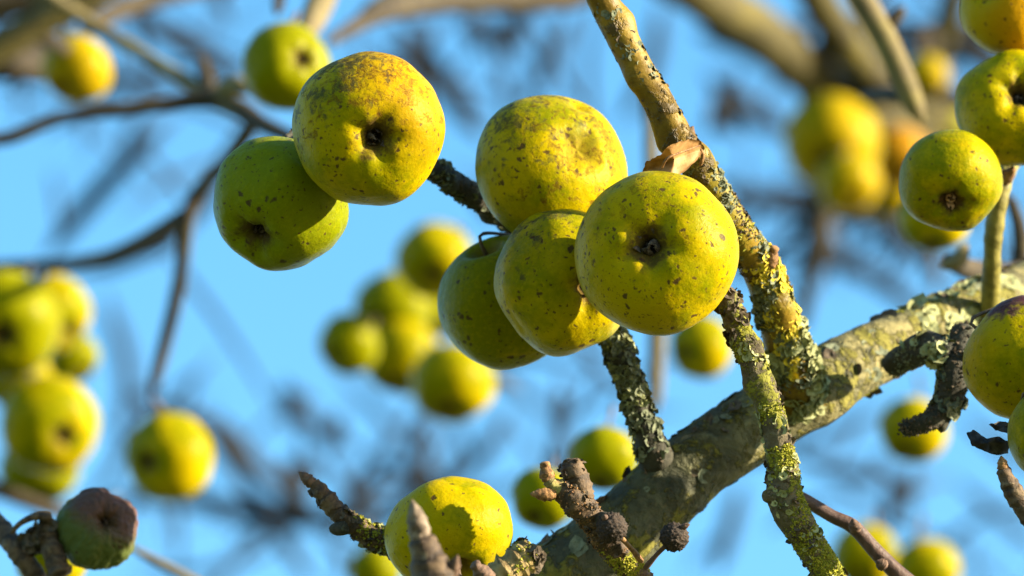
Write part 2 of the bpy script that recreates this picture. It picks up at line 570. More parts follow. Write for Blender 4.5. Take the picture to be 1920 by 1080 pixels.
def grains(name, smp, mat, parent, count, size, s0=0.0, s1=1.0, seed=1, prefer=None, cluster=3.0, thr=0.05):
    """moss and crust: many small irregular cushions on the bark, joined in one mesh"""
    rnd = random.Random(seed)
    org = parent_world(parent)
    verts, faces = [], []
    pref = camdir(prefer) if prefer else None
    made = tries = 0
    tet = [(0, 1, 2), (0, 2, 3), (0, 3, 4), (0, 4, 1)]
    while made < count and tries < count * 30:
        tries += 1
        i = min(len(smp) - 1, int(rnd.uniform(s0, s1) * (len(smp) - 1)))
        p, t, a, b, r, sl = smp[i]
        an = rnd.uniform(0, 2 * math.pi)
        nrm = a * math.cos(an) + b * math.sin(an)
        pos = p + t * rnd.uniform(-0.002, 0.002) + nrm * r * 0.98
        if cluster and noise.noise(pos * 60 * cluster / 3 + Vector((seed * 2.3, 1, 0))) < rnd.uniform(thr - 0.2, thr + 0.2):
            continue
        if pref is not None and nrm.dot(pref) < rnd.uniform(-0.7, 0.4):
            continue
        s = size * rnd.uniform(0.4, 1.3)
        tip = (nrm + Vector((rnd.gauss(0, .5), rnd.gauss(0, .5), rnd.gauss(0, .5)))).normalized()
        x = tip.orthogonal().normalized()
        y = tip.cross(x)
        c0 = len(verts)
        verts.append(pos + tip * s * rnd.uniform(0.6, 1.3) - org)
        for q in range(4):
            aa = q * math.pi / 2 + rnd.uniform(-.4, .4)
            verts.append(pos + (x * math.cos(aa) + y * math.sin(aa)) * s * rnd.uniform(0.5, 0.9) - tip * s * 0.2 - org)
        for q in tet:
            faces.append(tuple(c0 + z for z in q))
        made += 1
    o = mesh_obj(name, verts, faces, mat, parent, smooth=False)
    o['kind'] = 'stuff'
    return o


def bud(name, base, tip, r, mat, parent, scales=4, seed=0, blunt=0.0):
    """pointed bud of overlapping scales; base and tip are world points"""
    rnd = random.Random(seed)
    org = parent_world(parent)
    ax = tip - base
    L = ax.length
    ax.normalize()
    x = ax.orthogonal().normalized()
    y = ax.cross(x)
    n, seg = 22, 14
    verts, faces = [], []
    for i in range(n):
        u = i / (n - 1)
        prof = (math.sin(math.pi * min(1, (u * 0.78 + 0.22)) ** 0.9) ** 0.8) if u < 1 else 0.02
        prof = max(prof, blunt * (1 if u < 0.97 else 0.6)) if blunt else max(0.02, prof)
        for k in range(seg):
            an = 2 * math.pi * k / seg
            sc = ((u * scales + 0.5 * math.sin(an * 2 + seed)) % 1.0)
            rr = r * prof * (1.08 - 0.22 * sc) * (1 + 0.12 * noise.noise(Vector((an, u * 6, seed))))
            verts.append(base + ax * (L * u) + (x * math.cos(an) + y * math.sin(an)) * rr - org)
    for i in range(n - 1):
        for k in range(seg):
            k2 = (k + 1) % seg
            faces.append((i * seg + k, i * seg + k2, (i + 1) * seg + k2, (i + 1) * seg + k))
    faces.append(tuple(range(seg - 1, -1, -1)))
    faces.append(tuple((n - 1) * seg + k for k in range(seg)))
    return mesh_obj(name, verts, faces, mat, parent)


# ------------------------------------------------------------------ apples
def fruit_data(rows, segs, h=0.88, seed=0, stem=(0.34, 0.24), wide=(0.13, 0.42), deep=(0.20, 0.12), lobes=0.02, nl=5, lump=0.03,
               dents=(), p=0.94, egg=0.06, skew=(0, 0), wrinkle=0.0):
    so = Vector((seed * 2.13, seed * 1.37, seed * 0.71))
    verts, faces = [], []
    ph = seed * 1.9
    for i in range(rows + 1):
        u = i / rows
        t = math.pi * u - 0.30 * math.sin(2 * math.pi * u)
        x = max(math.sin(t), 0) ** p
        z = h * math.cos(t)
        x *= 1 + egg * math.cos(t) * 0.8
        for k in range(segs):
            an = 2 * math.pi * k / segs
            lw = lobes * math.cos(nl * an + ph) * (1.0 if z < 0 else 0.5)
            ribs = 1 + 0.20 * math.cos(nl * an + ph) * min(1.0, x / 0.3) if lobes else 1
            zz = z
            if t < math.pi / 2:
                zz -= stem[0] * math.exp(-(x / stem[1]) ** 2)
            else:
                zz += wide[0] * math.exp(-(x / wide[1]) ** 2) * ribs + deep[0] * math.exp(-(x / deep[1]) ** 2)
            rr = x * (1 + lw)
            v = Vector((rr * math.cos(an), rr * math.sin(an), zz))
            d = v.normalized() if v.length > 1e-6 else Vector((0, 0, 1))
            k2 = 1 + lump * noise.fractal(d * 1.3 + so, 0.9, 2.0, 2) + lump * 0.12 * noise.noise(d * 6 + so)
            if wrinkle:
                w = noise.noise(Vector((d.x * 5.5, d.y * 5.5, d.z * 1.6)) + so)
                k2 -= wrinkle * (1 - abs(w) * 3 if abs(w) < 0.33 else 0) + wrinkle * 0.6 * noise.noise(d * 4 + so * 2)
            for (dd, dep, wid) in dents:
                c = d.dot(dd)
                if c > 0:
                    k2 -= dep * math.exp(-(2 - 2 * c) / (wid * wid))
            v = v * k2
            v.x += skew[0] * v.z
            v.y += skew[1] * v.z
            verts.append(v)
    for i in range(rows):
        for k in range(segs):
            k2 = (k + 1) % segs
            faces.append((i * segs + k, (i + 1) * segs + k, (i + 1) * segs + k2, i * segs + k2))
    return verts, faces


def calyx_data(zb, seed=0, size=0.17, n=7):
    """withered sepals and stamens in the eye of the apple, unit-apple coordinates, calyx at -Z"""
    rnd = random.Random(seed)
    verts, faces = [], []
    for k in range(n + 14):
        sepal = k < n
        an = 2 * math.pi * k / n + rnd.uniform(-.3, .3)
        r0 = size * (0.45 if sepal else rnd.uniform(0, 0.4))
        ln = size * (rnd.uniform(0.9, 1.3) if sepal else rnd.uniform(0.5, 0.9))
        wd = size * (0.26 if sepal else 0.05)
        out = rnd.uniform(-0.5, 0.5) if sepal else rnd.uniform(-.3, .3)
        d = Vector((math.cos(an), math.sin(an), 0))
        s = Vector((-math.sin(an), math.cos(an), 0))
        c0 = len(verts)
        for j in range(5):
            u = j / 4
            c = d * (r0 + out * ln * u * u) + Vector((0, 0, zb + 0.03 - ln * (u - 0.25 * u * u)))
            c += s * rnd.uniform(-.2, .2) * ln * u * 0.6
            w = wd * (1 - u) ** 0.6 + 0.004
            verts += [c - s * w, c + s * w, c + d * wd * 0.25 + Vector((0, 0, -0.004))]
        for j in range(4):
            a = c0 + 3 * j
            faces += [(a, a + 1, a + 4, a + 3), (a + 1, a + 2, a + 5, a + 4), (a + 2, a, a + 3, a + 5)]
    return verts, faces


N_AP = [0]


def apple(x, y, r, d, cal, label, mat, group=None, roll=0.0, rows=84, segs=120, attach=None, calyx=True, calmat='sepal', calsize=0.17,
          dents=(), cat='apple', stemw=7.0, **shape):
    """x, y, r in photo pixels at distance d; cal = where the eye points (right, up, to the lens)"""
    N_AP[0] += 1
    seed = N_AP[0]
    c = P(x, y, d)
    rad = r * wpx(d)
    t = thing('apple', c, label, cat, group)
    ax = -camdir(cal)
    q = ax.to_track_quat('Z', 'Y') @ Matrix.Rotation(roll, 3, 'Z').to_quaternion()
    qi = q.inverted()
    shape.setdefault('seed', seed)
    dl = [((qi @ camdir(v)).normalized(), dep, w) for v, dep, w in dents]
    v, f = fruit_data(rows, segs, dents=dl, **shape)
    if isinstance(mat, dict):
        mm = dict(mat)
        for k in ('rdir', 'sdir', 'pdir', 'wdir'):
            if k in mm:
                mm[k] = tuple((qi @ camdir(mm[k])).normalized())
        mat = apple_mat('apple_skin', seed=mm.pop('seed', seed), **mm)
    fr = mesh_obj('fruit', v, f, mat, t)
    fr.rotation_mode = 'QUATERNION'
    fr.rotation_quaternion = q
    fr.scale = (rad,) * 3
    if calyx:
        zb = -shape.get('h', 0.88) + shape.get('wide', (0.13, 0.42))[0] + shape.get('deep', (0.20, 0.12))[0]
        cv, cf = calyx_data(zb, seed, calsize)
        co = mesh_obj('calyx', cv, cf, M[calmat], t, smooth=False)
        co.rotation_mode = 'QUATERNION'
        co.rotation_quaternion = q
        co.scale = (rad,) * 3
    z0 = shape.get('h', 0.88) - shape.get('stem', (0.34, 0.24))[0]
    a0 = q @ Vector((0, 0, z0 - 0.06)) * rad
    a1 = q @ Vector((0, 0, shape.get('h', 0.88) + 0.12)) * rad
    w = stemw * 0.5 * wpx(d)
    if attach:
        e = P(*attach) - c
        pts = [tuple(a0) + (w * 1.2,), tuple(a1) + (w,), tuple(a1.lerp(e, 0.6)) + (w,), tuple(e) + (w * 1.7,)]
    else:
        pts = [tuple(a0) + (w * 1.2,), tuple(a0.lerp(a1, 0.6)) + (w,), tuple(a1 * 1.12) + (w * 1.4,)]
    sv, sf, al, _ = tube_data(pts, seg=8, step=0.003, amp=0.1, freq=300, seed=seed)
    mesh_obj('stem', sv, sf, M['stem'], t, attrs={'along': al})
    return t


D = 2.40
G_MAIN = 'apples hanging in the sharp middle of the picture'
# the three plus two apples in focus
apple(1230, 473, 154, D, (-0.15, 0.13, 0.98), 'large speckled yellow apple facing the lens, in front of the cluster below the dead leaf',
      dict(green=0.20, russet=0.42, rdir=(-0.2, 0.75, 0.6), soot=0.12, sdir=(-0.6, 0.6, 0.4), specks=0.75, fine=0.7, big=0.45, basin=1.0, seed=11),
      G_MAIN, h=0.86, attach=(1330, 345, 2.446), wide=(0.18, 0.48), deep=(0.22, 0.18), lobes=0.012, lump=0.03, calsize=0.25)
apple(692, 244, 144, D, (0.13, -0.18, 0.97), 'golden yellow apple with brown russet top, above the green apple on the left',
      dict(green=0.30, russet=0.66, rdir=(0.1, 0.9, 0.35), soot=0.62, sdir=(-0.45, 0.85, 0.25), specks=0.45, fine=0.5, big=0.12, warm=0.6,
           wdir=(0.75, 0.5, 0.3), seed=23),
      G_MAIN, h=0.90, attach=(760, 290, 2.475), wide=(0.16, 0.42), deep=(0.22, 0.16), lobes=0.012, lump=0.03, calsize=0.22)
apple(1038, 320, 151, 2.488, (0.46, 0.40, 0.79), 'lumpy yellow apple with a brown dimple on top, uppermost of the middle cluster',
      dict(green=0.35, russet=0.62, rdir=(0.5, 0.4, 0.75), soot=0.62, sdir=(-0.35, 0.85, 0.35), specks=0.55, fine=0.3, big=0.35, seed=35, basin=0.48),
      G_MAIN, h=0.76, attach=(985, 425, 2.52), wide=(0.15, 0.28), deep=(0.0, 0.12), lobes=0.02, nl=4, lump=0.03, calyx=False,
      dents=[((0.37, 0.92, 0.10), 0.10, 0.15)], roll=0.4)
apple(1062, 529, 136, 2.452, (0.42, -0.10, 0.90), 'yellow green apple half hidden behind the large speckled apple',
      dict(green=0.32, russet=0.22, rdir=(-0.2, 0.9, 0.3), soot=0.5, sdir=(-0.35, 0.88, 0.3), specks=0.7, fine=0.35, big=0.35, seed=47),
      G_MAIN, h=0.92, attach=(1050, 480, 2.535), wide=(0.20, 0.42), deep=(0.2, 0.12), lobes=0.03, lump=0.05,
      dents=[((0.85, -0.5, 0.1), 0.10, 0.3)])
apple(952, 568, 130, 2.506, (0.35, -0.85, -0.30), 'shaded green apple at the lower left of the middle cluster',
      dict(green=0.72, russet=0.12, specks=0.55, fine=0.25, big=0.4, seed=58), G_MAIN, h=0.98, attach=(1000, 440, 2.53), lump=0.03)
apple(522, 384, 129, 2.44, (-0.42, -0.60, 0.68), 'green apple with a creased eye, below left of the russet topped apple',
      dict(green=1.0, col=(0.29, 0.265, 0.002), gcol=(0.165, 0.185, 0.002), russet=0.2, rdir=(-0.3, -0.8, 0.3), soot=0.22, sdir=(0, 1, 0.1), specks=0.6, fine=0.2, big=0.4, seed=61),
      G_MAIN, h=0.92, attach=(620, 230, 2.48), wide=(0.22, 0.40), deep=(0.16, 0.14), lobes=0.035, nl=5, lump=0.04,
      dents=[((-0.12, -0.62, 0.75), 0.05, 0.16)])
apple(842, 1002, 121, 2.425, (-0.22, 0.72, -0.66), 'smooth bright yellow apple behind the blurred bud at the bottom edge',
      dict(green=0.18, russet=0.05, specks=0.35, fine=0.15, big=0.3, seed=72), 'apples hanging in the sharp middle of the picture', h=0.84,
      attach=(925, 1120, 2.43), lump=0.045, dents=[((0.85, -0.6, 0.2), 0.10, 0.4), ((-0.6, 0.8, 0.1), 0.05, 0.4)])
# right hand edge
G_R = 'apples along the right edge'
apple(1782, 341, 97, 2.505, (-0.06, -0.55, 0.82), 'small yellow apple with brown sepals in a dark eye, below the pitted apple at right',
      dict(green=0.55, russet=0.5, rdir=(-0.1, -0.8, 0.6), specks=0.3, fine=0.1, big=0.2, seed=83, basin=1.2), G_R, h=0.9,
      attach=(1885, 325, 2.56), wide=(0.18, 0.46), deep=(0.20, 0.22), calmat='sepalbrown', calsize=0.22)
apple(1902, 203, 110, 2.542, (0.08, 0.36, 0.93), 'pitted yellow green apple with an open eye, middle of three at upper right edge',
      dict(green=0.32, russet=0.30, rdir=(0, 0.2, 1), specks=0.7, fine=0.2, big=0.5, seed=94), G_R, h=0.86,
      attach=(1890, 320, 2.565), wide=(0.26, 0.42), deep=(0.24, 0.17), lobes=0.03)
apple(1893, 14, 92, 2.565, (0.5, -0.4, -0.7), 'orange yellow apple cut by the top right corner', 
      dict(green=0.0, russet=0.15, specks=0.3, fine=0.1, big=0.6, warm=0.8, wdir=(0.4, -0.2, 0.9), seed=105), G_R, h=0.95,
      attach=(1840, -60, 2.56))
apple(1927, 676, 118, 2.452, (0.7, -0.5, 0.2), 'yellow apple with a purple bruise on top, cut by the right edge',
      dict(green=0.30, russet=0.10, specks=0.5, fine=0.15, big=0.5, purple=0.95, pdir=(-0.38, 0.9, 0.25), seed=116), G_R, h=1.0,
      attach=(1960, 540, 2.47))
apple(1986, 812, 98, 2.407, (0.6, -0.6, 0.4), 'green yellow apple barely showing at the right edge below the bruised apple',
      dict(green=0.6, russet=0.1, specks=0.4, fine=0.15, big=0.3, seed=127), G_R, h=0.95, attach=(2010, 690, 2.40))
# shrivelled one, lower left
apple(182, 992, 79, 2.56, (0.36, 0.32, 0.86), 'small shrivelled purple and green apple at the lower left corner',
      dict(green=0.9, col=(0.12, 0.12, 0.032), gcol=(0.085, 0.11, 0.032), russet=0.35, rdir=(0.4, 0.3, 0.8), specks=0.1, fine=0.2, big=0.2, purple=0.8, pcol=(0.115, 0.048, 0.055), pthr=0.15, pwid=0.55,
           pdir=(0.45, 0.80, 0.25), rough=0.55, seed=138), None, h=0.92, attach=(85, 985, 2.58), wide=(0.22, 0.36), deep=(0.15, 0.14), lobes=0.04, nl=5,
      lump=0.04, wrinkle=0.04)
apple(95, 1048, 70, 2.9, (-0.2, -0.5, 0.6), 'yellow green apple behind the knobbly twig in the lower left corner',
      dict(green=0.45, specks=0.1, fine=0, big=0, russet=0.1), None, rows=48, segs=64, attach=(60, 960, 2.92))

# ------------------------------------------------------------------ apples out of focus behind
FA = [apple_mat('far_apple_skin', seed=3, green=0.35, russet=0.2, blur=True),
      apple_mat('far_apple_skin_green', seed=5, green=0.75, russet=0.15, blur=True),
      apple_mat('far_apple_skin_gold', seed=9, green=0.05, russet=0.35, col=(0.36, 0.245, 0.003), blur=True),
      apple_mat('far_apple_skin_orange', seed=8, green=0.0, russet=0.2, col=(0.36, 0.17, 0.006), blur=True)]
G_L, G_M, G_U = 'blurred apples at the left edge', 'blurred apple bunch left of centre', 'blurred apple bunch at upper right'


def fap(x, y, r, d, cal, label, mi, group, attach=None, **k):
    return apple(x, y, r, d, cal, label, FA[mi], group, rows=40, segs=56, attach=attach, stemw=8, **k)


fap(316, 858, 86, 3.55, (-0.55, -0.12, 0.8), 'single blurred yellow apple hanging at lower left, apart from the others', 0, 'blurred single apples', (283, 745, 3.55))
fap(8, 608, 104, 3.7, (0.05, -0.25, 0.95), 'blurred apple with a dark eye at the left edge, biggest of its bunch', 1, G_L, (60, 495, 3.75))
fap(98, 590, 76, 3.86, (0.5, -0.4, 0.5), 'blurred yellow apple behind the dark eyed apple at the left edge', 0, G_L, (110, 490, 3.75))
fap(36, 716, 64, 3.92, (-0.2, -0.7, 0.5), 'blurred bright yellow apple wedged between upper and lower apples at left edge', 0, G_L, (70, 495, 3.78))
fap(94, 798, 94, 3.70, (0.40, -0.25, 0.86), 'blurred yellow apple with an eye turned right, lower in the left edge bunch', 0, G_L, (60, 690, 3.9))
fap(74, 880, 76, 3.82, (0.1, -0.8, 0.4), 'blurred green apple at the foot of the left edge bunch', 1, G_L, (30, 800, 3.9))
fap(143, 130, 68, 3.7, (-0.4, -0.6, 0.5), 'blurred orange yellow apple in the upper left corner', 2, 'blurred single apples', (120, 50, 3.75))
fap(538, 124, 84, 3.15, (0.50, 0.18, 0.84), 'slightly blurred green apple with a dark eye, behind the russet topped apple', 1, 'blurred single apples', (560, 20, 3.2))
fap(815, 489, 74, 4.0, (-0.05, -0.45, 0.85), 'blurred yellow topped apple, uppermost of the bunch left of centre', 0, G_M, (860, 420, 4.05))
fap(735, 585, 76, 4.12, (-0.5, -0.3, 0.7), 'blurred dark green apple second from the top of the bunch left of centre', 1, G_M, (800, 500, 4.2))
fap(652, 646, 60, 4.02, (-0.6, -0.4, 0.6), 'blurred green apple at the far left of the bunch left of centre', 1, G_M, (720, 570, 4.2))
fap(752, 672, 76, 4.1, (-0.2, -0.7, 0.5), 'blurred apple with a golden right side, in the middle of the bunch left of centre', 0, G_M, (790, 560, 4.2))
fap(848, 720, 80, 3.85, (-0.1, -0.7, 0.6), 'blurred yellow apple at the foot of the bunch left of centre', 0, G_M, (840, 630, 4.0))
fap(700, 640, 62, 4.22, (-0.4, -0.5, 0.6), 'blurred dark green apple tucked behind its neighbours in the bunch left of centre', 1, G_M, (760, 580, 4.25))
fap(805, 585, 58, 4.28, (0.2, -0.6, 0.5), 'blurred green apple at the back, under the uppermost of the bunch left of centre', 1, G_M, (820, 500, 4.22))
fap(138, 672, 50, 4.0, (0.4, -0.5, 0.5), 'blurred small green apple at the right rim of the left edge bunch', 1, G_L, (110, 492, 3.9))
fap(1314, 652, 62, 3.7, (-0.6, -0.2, 0.7), 'blurred yellow apple peeping out below the large speckled apple', 0, 'blurred single apples', (1300, 560, 3.75))
fap(1132, 861, 67, 3.15, (-0.1, -0.75, 0.5), 'blurred shaded green apple behind the thick limb, right one of two', 1, 'blurred green apples behind the limb', (1150, 760, 3.2))
fap(1018, 936, 62, 3.10, (-0.3, -0.6, 0.6), 'blurred shaded green apple behind the thick limb, left one of two', 1, 'blurred green apples behind the limb', (1040, 840, 3.15))
fap(1712, 808, 66, 3.75, (-0.3, -0.65, 0.6), 'blurred yellow apple hanging below the thick limb behind the forked dark spur', 0, 'blurred single apples', (1720, 700, 3.8))
fap(1622, 1046, 66, 4.0, (-0.3, -0.6, 0.6), 'blurred yellow apple at the lower right bottom edge, left one of two', 0, 'blurred apples at lower right', (1640, 960, 4.05))
fap(1738, 1070, 64, 3.95, (0.2, -0.6, 0.6), 'blurred yellow apple at the lower right bottom edge, right one of two', 0, 'blurred apples at lower right', (1730, 970, 4.05))
fap(705, 1070, 52, 3.9, (0, -0.8, 0.3), 'blurred dull green apple low behind the smooth bright yellow apple', 1, 'blurred single apples', (690, 980, 3.95))
fap(1558, 268, 92, 4.7, (-0.2, -0.4, 0.8), 'heavily blurred apple, largest and leftmost of the upper right bunch', 2, G_U, (1590, 160, 5.0))
fap(1592, 345, 60, 4.5, (0.2, -0.5, 0.7), 'heavily blurred apple with a bright spot at the foot of the upper right bunch', 2, G_U, (1610, 230, 4.9))
fap(1683, 296, 60, 4.85, (0.1, -0.5, 0.7), 'heavily blurred orange apple in the upper right bunch', 3, G_U, (1660, 200, 5.0))
fap(1662, 352, 60, 4.95, (-0.3, -0.5, 0.7), 'heavily blurred green apple beside the bright spotted one in the upper right bunch', 2, G_U, (1650, 250, 5.0))
fap(1640, 225, 66, 5.05, (0.2, -0.4, 0.8), 'heavily blurred olive apple at the top of the upper right bunch', 2, G_U, (1640, 130, 5.0))
fap(1775, 250, 58, 5.1, (0.2, -0.4, 0.8), 'heavily blurred olive apple at the right end of the upper right bunch', 1, G_U, (1760, 150, 5.1))
fap(1752, 412, 68, 3.25, (-0.1, -0.8, 0.4), 'blurred yellow apple behind and below the small apple with brown sepals', 0, 'blurred single apples', (1800, 330, 3.3))
fap(1738, 142, 40, 4.6, (0.1, -0.5, 0.7), 'blurred yellow apple high at upper right beside the pale straight shoot', 2, G_U, (1730, 70, 4.65))

# ------------------------------------------------------------------ the main limb with its shoot and spur
base = P(1010, 1130, 2.50)
limb = thing('apple_tree', Vector((base.x - 0.35, base.y + 0.1, 0)), 'thick grey mossy limb rising right, with a straight golden shoot and dark spur', 'tree')
lp = px_path([(930, 1180, 2.49, 165), (1040, 1094, 2.495, 158), (1157, 1008, 2.50, 150), (1290, 884, 2.51, 140), (1430, 786, 2.525, 138),
              (1590, 690, 2.55, 124), (1750, 612, 2.59, 104), (1890, 552, 2.63, 92), (2060, 470, 2.70, 84), (2300, 330, 2.8, 66), (2600, 120, 2.9, 40)])
bl = Vector((base.x - 0.35, base.y + 0.1, 0))
trunk = [tuple(bl + Vector((0.0, 0.0, -0.05))) + (0.075,), tuple(bl + Vector((0.01, 0.01, 0.5))) + (0.055,),
         tuple(bl + Vector((0.03, 0.0, 1.1))) + (0.046,), tuple(bl + Vector((0.10, -0.03, 1.7))) + (0.036,)]
mid = Vector(lp[0][:3])
q0 = Vector(trunk[-1][:3])
trunk.append(tuple(q0.lerp(mid, 0.55) + Vector((0, 0, -0.03))) + (0.027,))
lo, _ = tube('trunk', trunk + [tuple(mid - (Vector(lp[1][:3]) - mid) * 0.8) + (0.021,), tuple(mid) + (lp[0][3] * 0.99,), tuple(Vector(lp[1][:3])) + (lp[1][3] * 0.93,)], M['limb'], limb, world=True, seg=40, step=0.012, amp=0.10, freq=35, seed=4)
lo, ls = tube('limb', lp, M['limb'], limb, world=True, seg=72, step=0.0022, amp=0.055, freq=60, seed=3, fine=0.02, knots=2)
flakes('lichen', ls, M['lichendark'], lo, 150, 0.0036, 0.04, 0.55, seed=5, lift=0.12, cup=0.12)
flakes('lichen', ls, M['lichen'], lo, 110, 0.0042, 0.36, 0.46, seed=8, lift=0.3, prefer=(-0.3, 0.5, 0.8), cup=0.4)
flakes('bark_flakes', ls, M['crust'], lo, 130, 0.0035, 0.05, 0.6, seed=6, lift=0.5, cup=0.3)
grains('moss', ls, M['moss'], lo, 1300, 0.0010, 0.18, 0.55, seed=7, prefer=(0.5, 0.2, 0.5), thr=0.2)

so, ss = tube('shoot', [(1500, 760, 2.525, 105), (1490, 700, 2.51, 92), (1462, 605, 2.495, 78), (1428, 510, 2.478, 72), (1380, 428, 2.458, 62),
                        (1320, 330, 2.445, 60), (1266, 250, 2.44, 62), (1228, 180, 2.44, 60), (1192, 120, 2.44, 58), (1150, 40, 2.44, 57),
                        (1108, -40, 2.44, 55), (1040, -160, 2.44, 50), (940, -330, 2.44, 40)],
              M['shoot'], limb, seg=44, step=0.0018, amp=0.06, freq=60, seed=9, fine=0.03, knots=8)
flakes('lichen', ss, M['lichen'], so, 420, 0.0030, 0.02, 0.15, seed=11, lift=0.45, prefer=(0.3, 0.1, 0.9), cup=0.6)
flakes('lichen', ss, M['lichenyellow'], so, 620, 0.0021, 0.09, 0.30, seed=12, lift=0.3, prefer=(0.95, 0.2, 0.3), cup=0.4)
flakes('lichen', ss, M['lichendark'], so, 700, 0.0018, 0.07, 0.47, seed=13, lift=0.4, prefer=(-0.4, -0.2, 0.9), cup=0.5)
grains('bark_crust', ss, M['crust'], so, 1500, 0.0011, 0.06, 0.50, seed=14, thr=0.02)
flakes('bark_flakes', ss, M['crust'], so, 90, 0.0014, 0.35, 0.75, seed=16, lift=0.35, cup=0.2)
flakes('lichen', ss, M['lichendark'], so, 120, 0.0014, 0.38, 0.72, seed=22, lift=0.25, cup=0.2)
grains('moss', ss, M['moss'], so, 500, 0.0011, 0.05, 0.36, seed=15, prefer=(0.8, 0.2, 0.3))
bud('bud', P(1440, 500, 2.470), P(1453, 462, 2.466), 15 * wpx(2.48), M['bud'], limb, 3, 3, blunt=0.6)
bud('bud', P(1288, 262, 2.442), P(1300, 236, 2.442), 11 * wpx(2.47), M['darkbud'], limb, 3, 4)

sp, spm = tube('spur', [(1236, 878, 2.50, 75), (1218, 830, 2.495, 56), (1196, 765, 2.495, 46), (1172, 690, 2.50, 50), (1146, 625, 2.51, 52),
                        (1085, 520, 2.535, 50), (985, 432, 2.545, 48), (885, 366, 2.525, 46), (840, 335, 2.51, 44), (795, 308, 2.495, 42),
                        (740, 280, 2.48, 38), (660, 245, 2.475, 30), (600, 222, 2.478, 20), (560, 243, 2.470, 11), (520, 266, 2.452, 8)],
               M['spur'], limb, seg=32, step=0.0018, amp=0.12, freq=90, seed=17, fine=0.05, knots=6)
flakes('lichen', spm, M['lichendark'], sp, 800, 0.0022, 0.03, 0.34, seed=18, lift=0.6, cup=0.7, cluster=0)
flakes('lichen', spm, M['lichen'], sp, 330, 0.0018, 0.10, 0.34, seed=19, lift=0.6, cup=0.7, prefer=(0.6, 0.3, 0.5))
flakes('lichen', spm, M['lichendark'], sp, 330, 0.0017, 0.45, 0.85, seed=20, lift=0.6, cup=0.6)
grains('bark_crust', spm, M['crust'], sp, 1300, 0.0012, 0.02, 0.95, seed=21, thr=-0.05)

tube('side_branch', [(2060, 470, 2.70, 60), (2110, 545, 2.58, 44), (2150, 640, 2.46, 36), (2210, 770, 2.41, 28), (2330, 900, 2.38, 20)], M['limb'], limb,  # out of view: branch added to throw dappled shade on the limb
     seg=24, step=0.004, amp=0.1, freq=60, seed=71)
tube('side_branch', [(2150, 640, 2.46, 34), (2230, 630, 2.44, 30), (2330, 560, 2.42, 24), (2460, 520, 2.40, 16)], M['limb'], limb, seg=20, step=0.004, amp=0.1, freq=60, seed=72)  # fork of the unseen branch, added for the same dapples
# ------------------------------------------------------------------ twigs in focus
tw = thing('twig', P(1560, 1090, 2.43), 'mossy yellow green twig with a broken tip, rising to the large speckled apple', 'twig')
t1, s1 = tube('stem', [(2000, 1900, 2.50, 84), (1800, 1520, 2.46, 74), (1640, 1235, 2.43, 64), (1556, 1082, 2.43, 56), (1512, 1010, 2.425, 60), (1474, 938, 2.42, 66), (1468, 880, 2.42, 56),
                       (1452, 800, 2.42, 50), (1432, 728, 2.42, 50), (1402, 660, 2.42, 48), (1378, 600, 2.425, 46), (1360, 545, 2.43, 44)],
              M['mossy'], tw, seg=40, step=0.0013, amp=0.10, freq=110, seed=23, fine=0.06, knots=9)
grains('moss', s1, M['moss'], t1, 5200, 0.00085, 0.50, 0.97, seed=24, prefer=(0.5, 0.3, 0.7), thr=0.05)
flakes('lichen', s1, M['lichen'], t1, 300, 0.0017, 0.50, 0.95, seed=25, lift=0.5, cup=0.5)
flakes('bark_flakes', s1, M['crust'], t1, 260, 0.0018, 0.50, 1.0, seed=26, lift=0.6, cup=0.4)
flakes('bark_flakes', s1, M['crust'], t1, 60, 0.0022, 0.93, 1.0, seed=27, lift=0.7, cup=0.5, cluster=0)
tube('side_knob', [(1470, 935, 2.42, 44), (1448, 930, 2.417, 32), (1428, 930, 2.415, 20)], M['mossy'], tw, seg=20, step=0.001, amp=0.15, freq=150, seed=28)

tw = thing('twig', P(1700, 1085, 2.46), 'thin smooth reddish brown twig running down right behind the mossy twig', 'twig')
tube('stem', [(2100, 1500, 2.46, 50), (1900, 1260, 2.46, 42), (1780, 1150, 2.46, 37), (1700, 1090, 2.46, 34), (1648, 1040, 2.46, 30), (1600, 988, 2.46, 27), (1560, 968, 2.46, 25), (1505, 935, 2.46, 24), (1436, 898, 2.46, 18)],
     M['redtwig'], tw, seg=24, step=0.0015, amp=0.05, freq=90, seed=30, knots=3)
bud('bud', P(1606, 996, 2.452), P(1598, 972, 2.45), 12 * wpx(2.45), M['darkbud'], tw, 3, 5)
bud('bud', P(1660, 1062, 2.452), P(1642, 1052, 2.45), 12 * wpx(2.45), M['darkbud'], tw, 3, 6)

tw = thing('twig', P(730, 1025, 2.44), 'lichen spotted twig with a pointed bud, left of the smooth bright yellow apple', 'twig')
t3, s3 = tube('stem', [(1010, 1190, 2.48, 50), (900, 1105, 2.475, 48), (790, 1045, 2.458, 46), (725, 1018, 2.45, 44), (680, 996, 2.445, 40), (640, 968, 2.44, 36), (610, 932, 2.44, 32), (585, 902, 2.44, 22)],
              M['brown'], tw, seg=28, step=0.0011, amp=0.12, freq=130, seed=32, fine=0.06, rings=0.22, ringstep=0.004)
bud('bud', P(590, 910, 2.44), P(560, 884, 2.44), 12 * wpx(2.44), M['darkbud'], tw, 4, 7)
tube('side_knob', [(650, 985, 2.44, 34), (632, 992, 2.437, 26), (616, 990, 2.435, 16)], M['spur'], tw, seg=16, step=0.001, amp=0.2, freq=150, seed=33)
grains('moss', s3, M['moss'], t3, 500, 0.0009, 0.5, 0.82, seed=34, prefer=(0.6, 0.5, 0.5))
flakes('lichen', s3, M['lichen'], t3, 60, 0.0019, 0.66, 0.78, seed=35, lift=0.4, cup=0.5)
flakes('bark_flakes', s3, M['crust'], t3, 120, 0.0016, 0.6, 1.0, seed=36, lift=0.6)

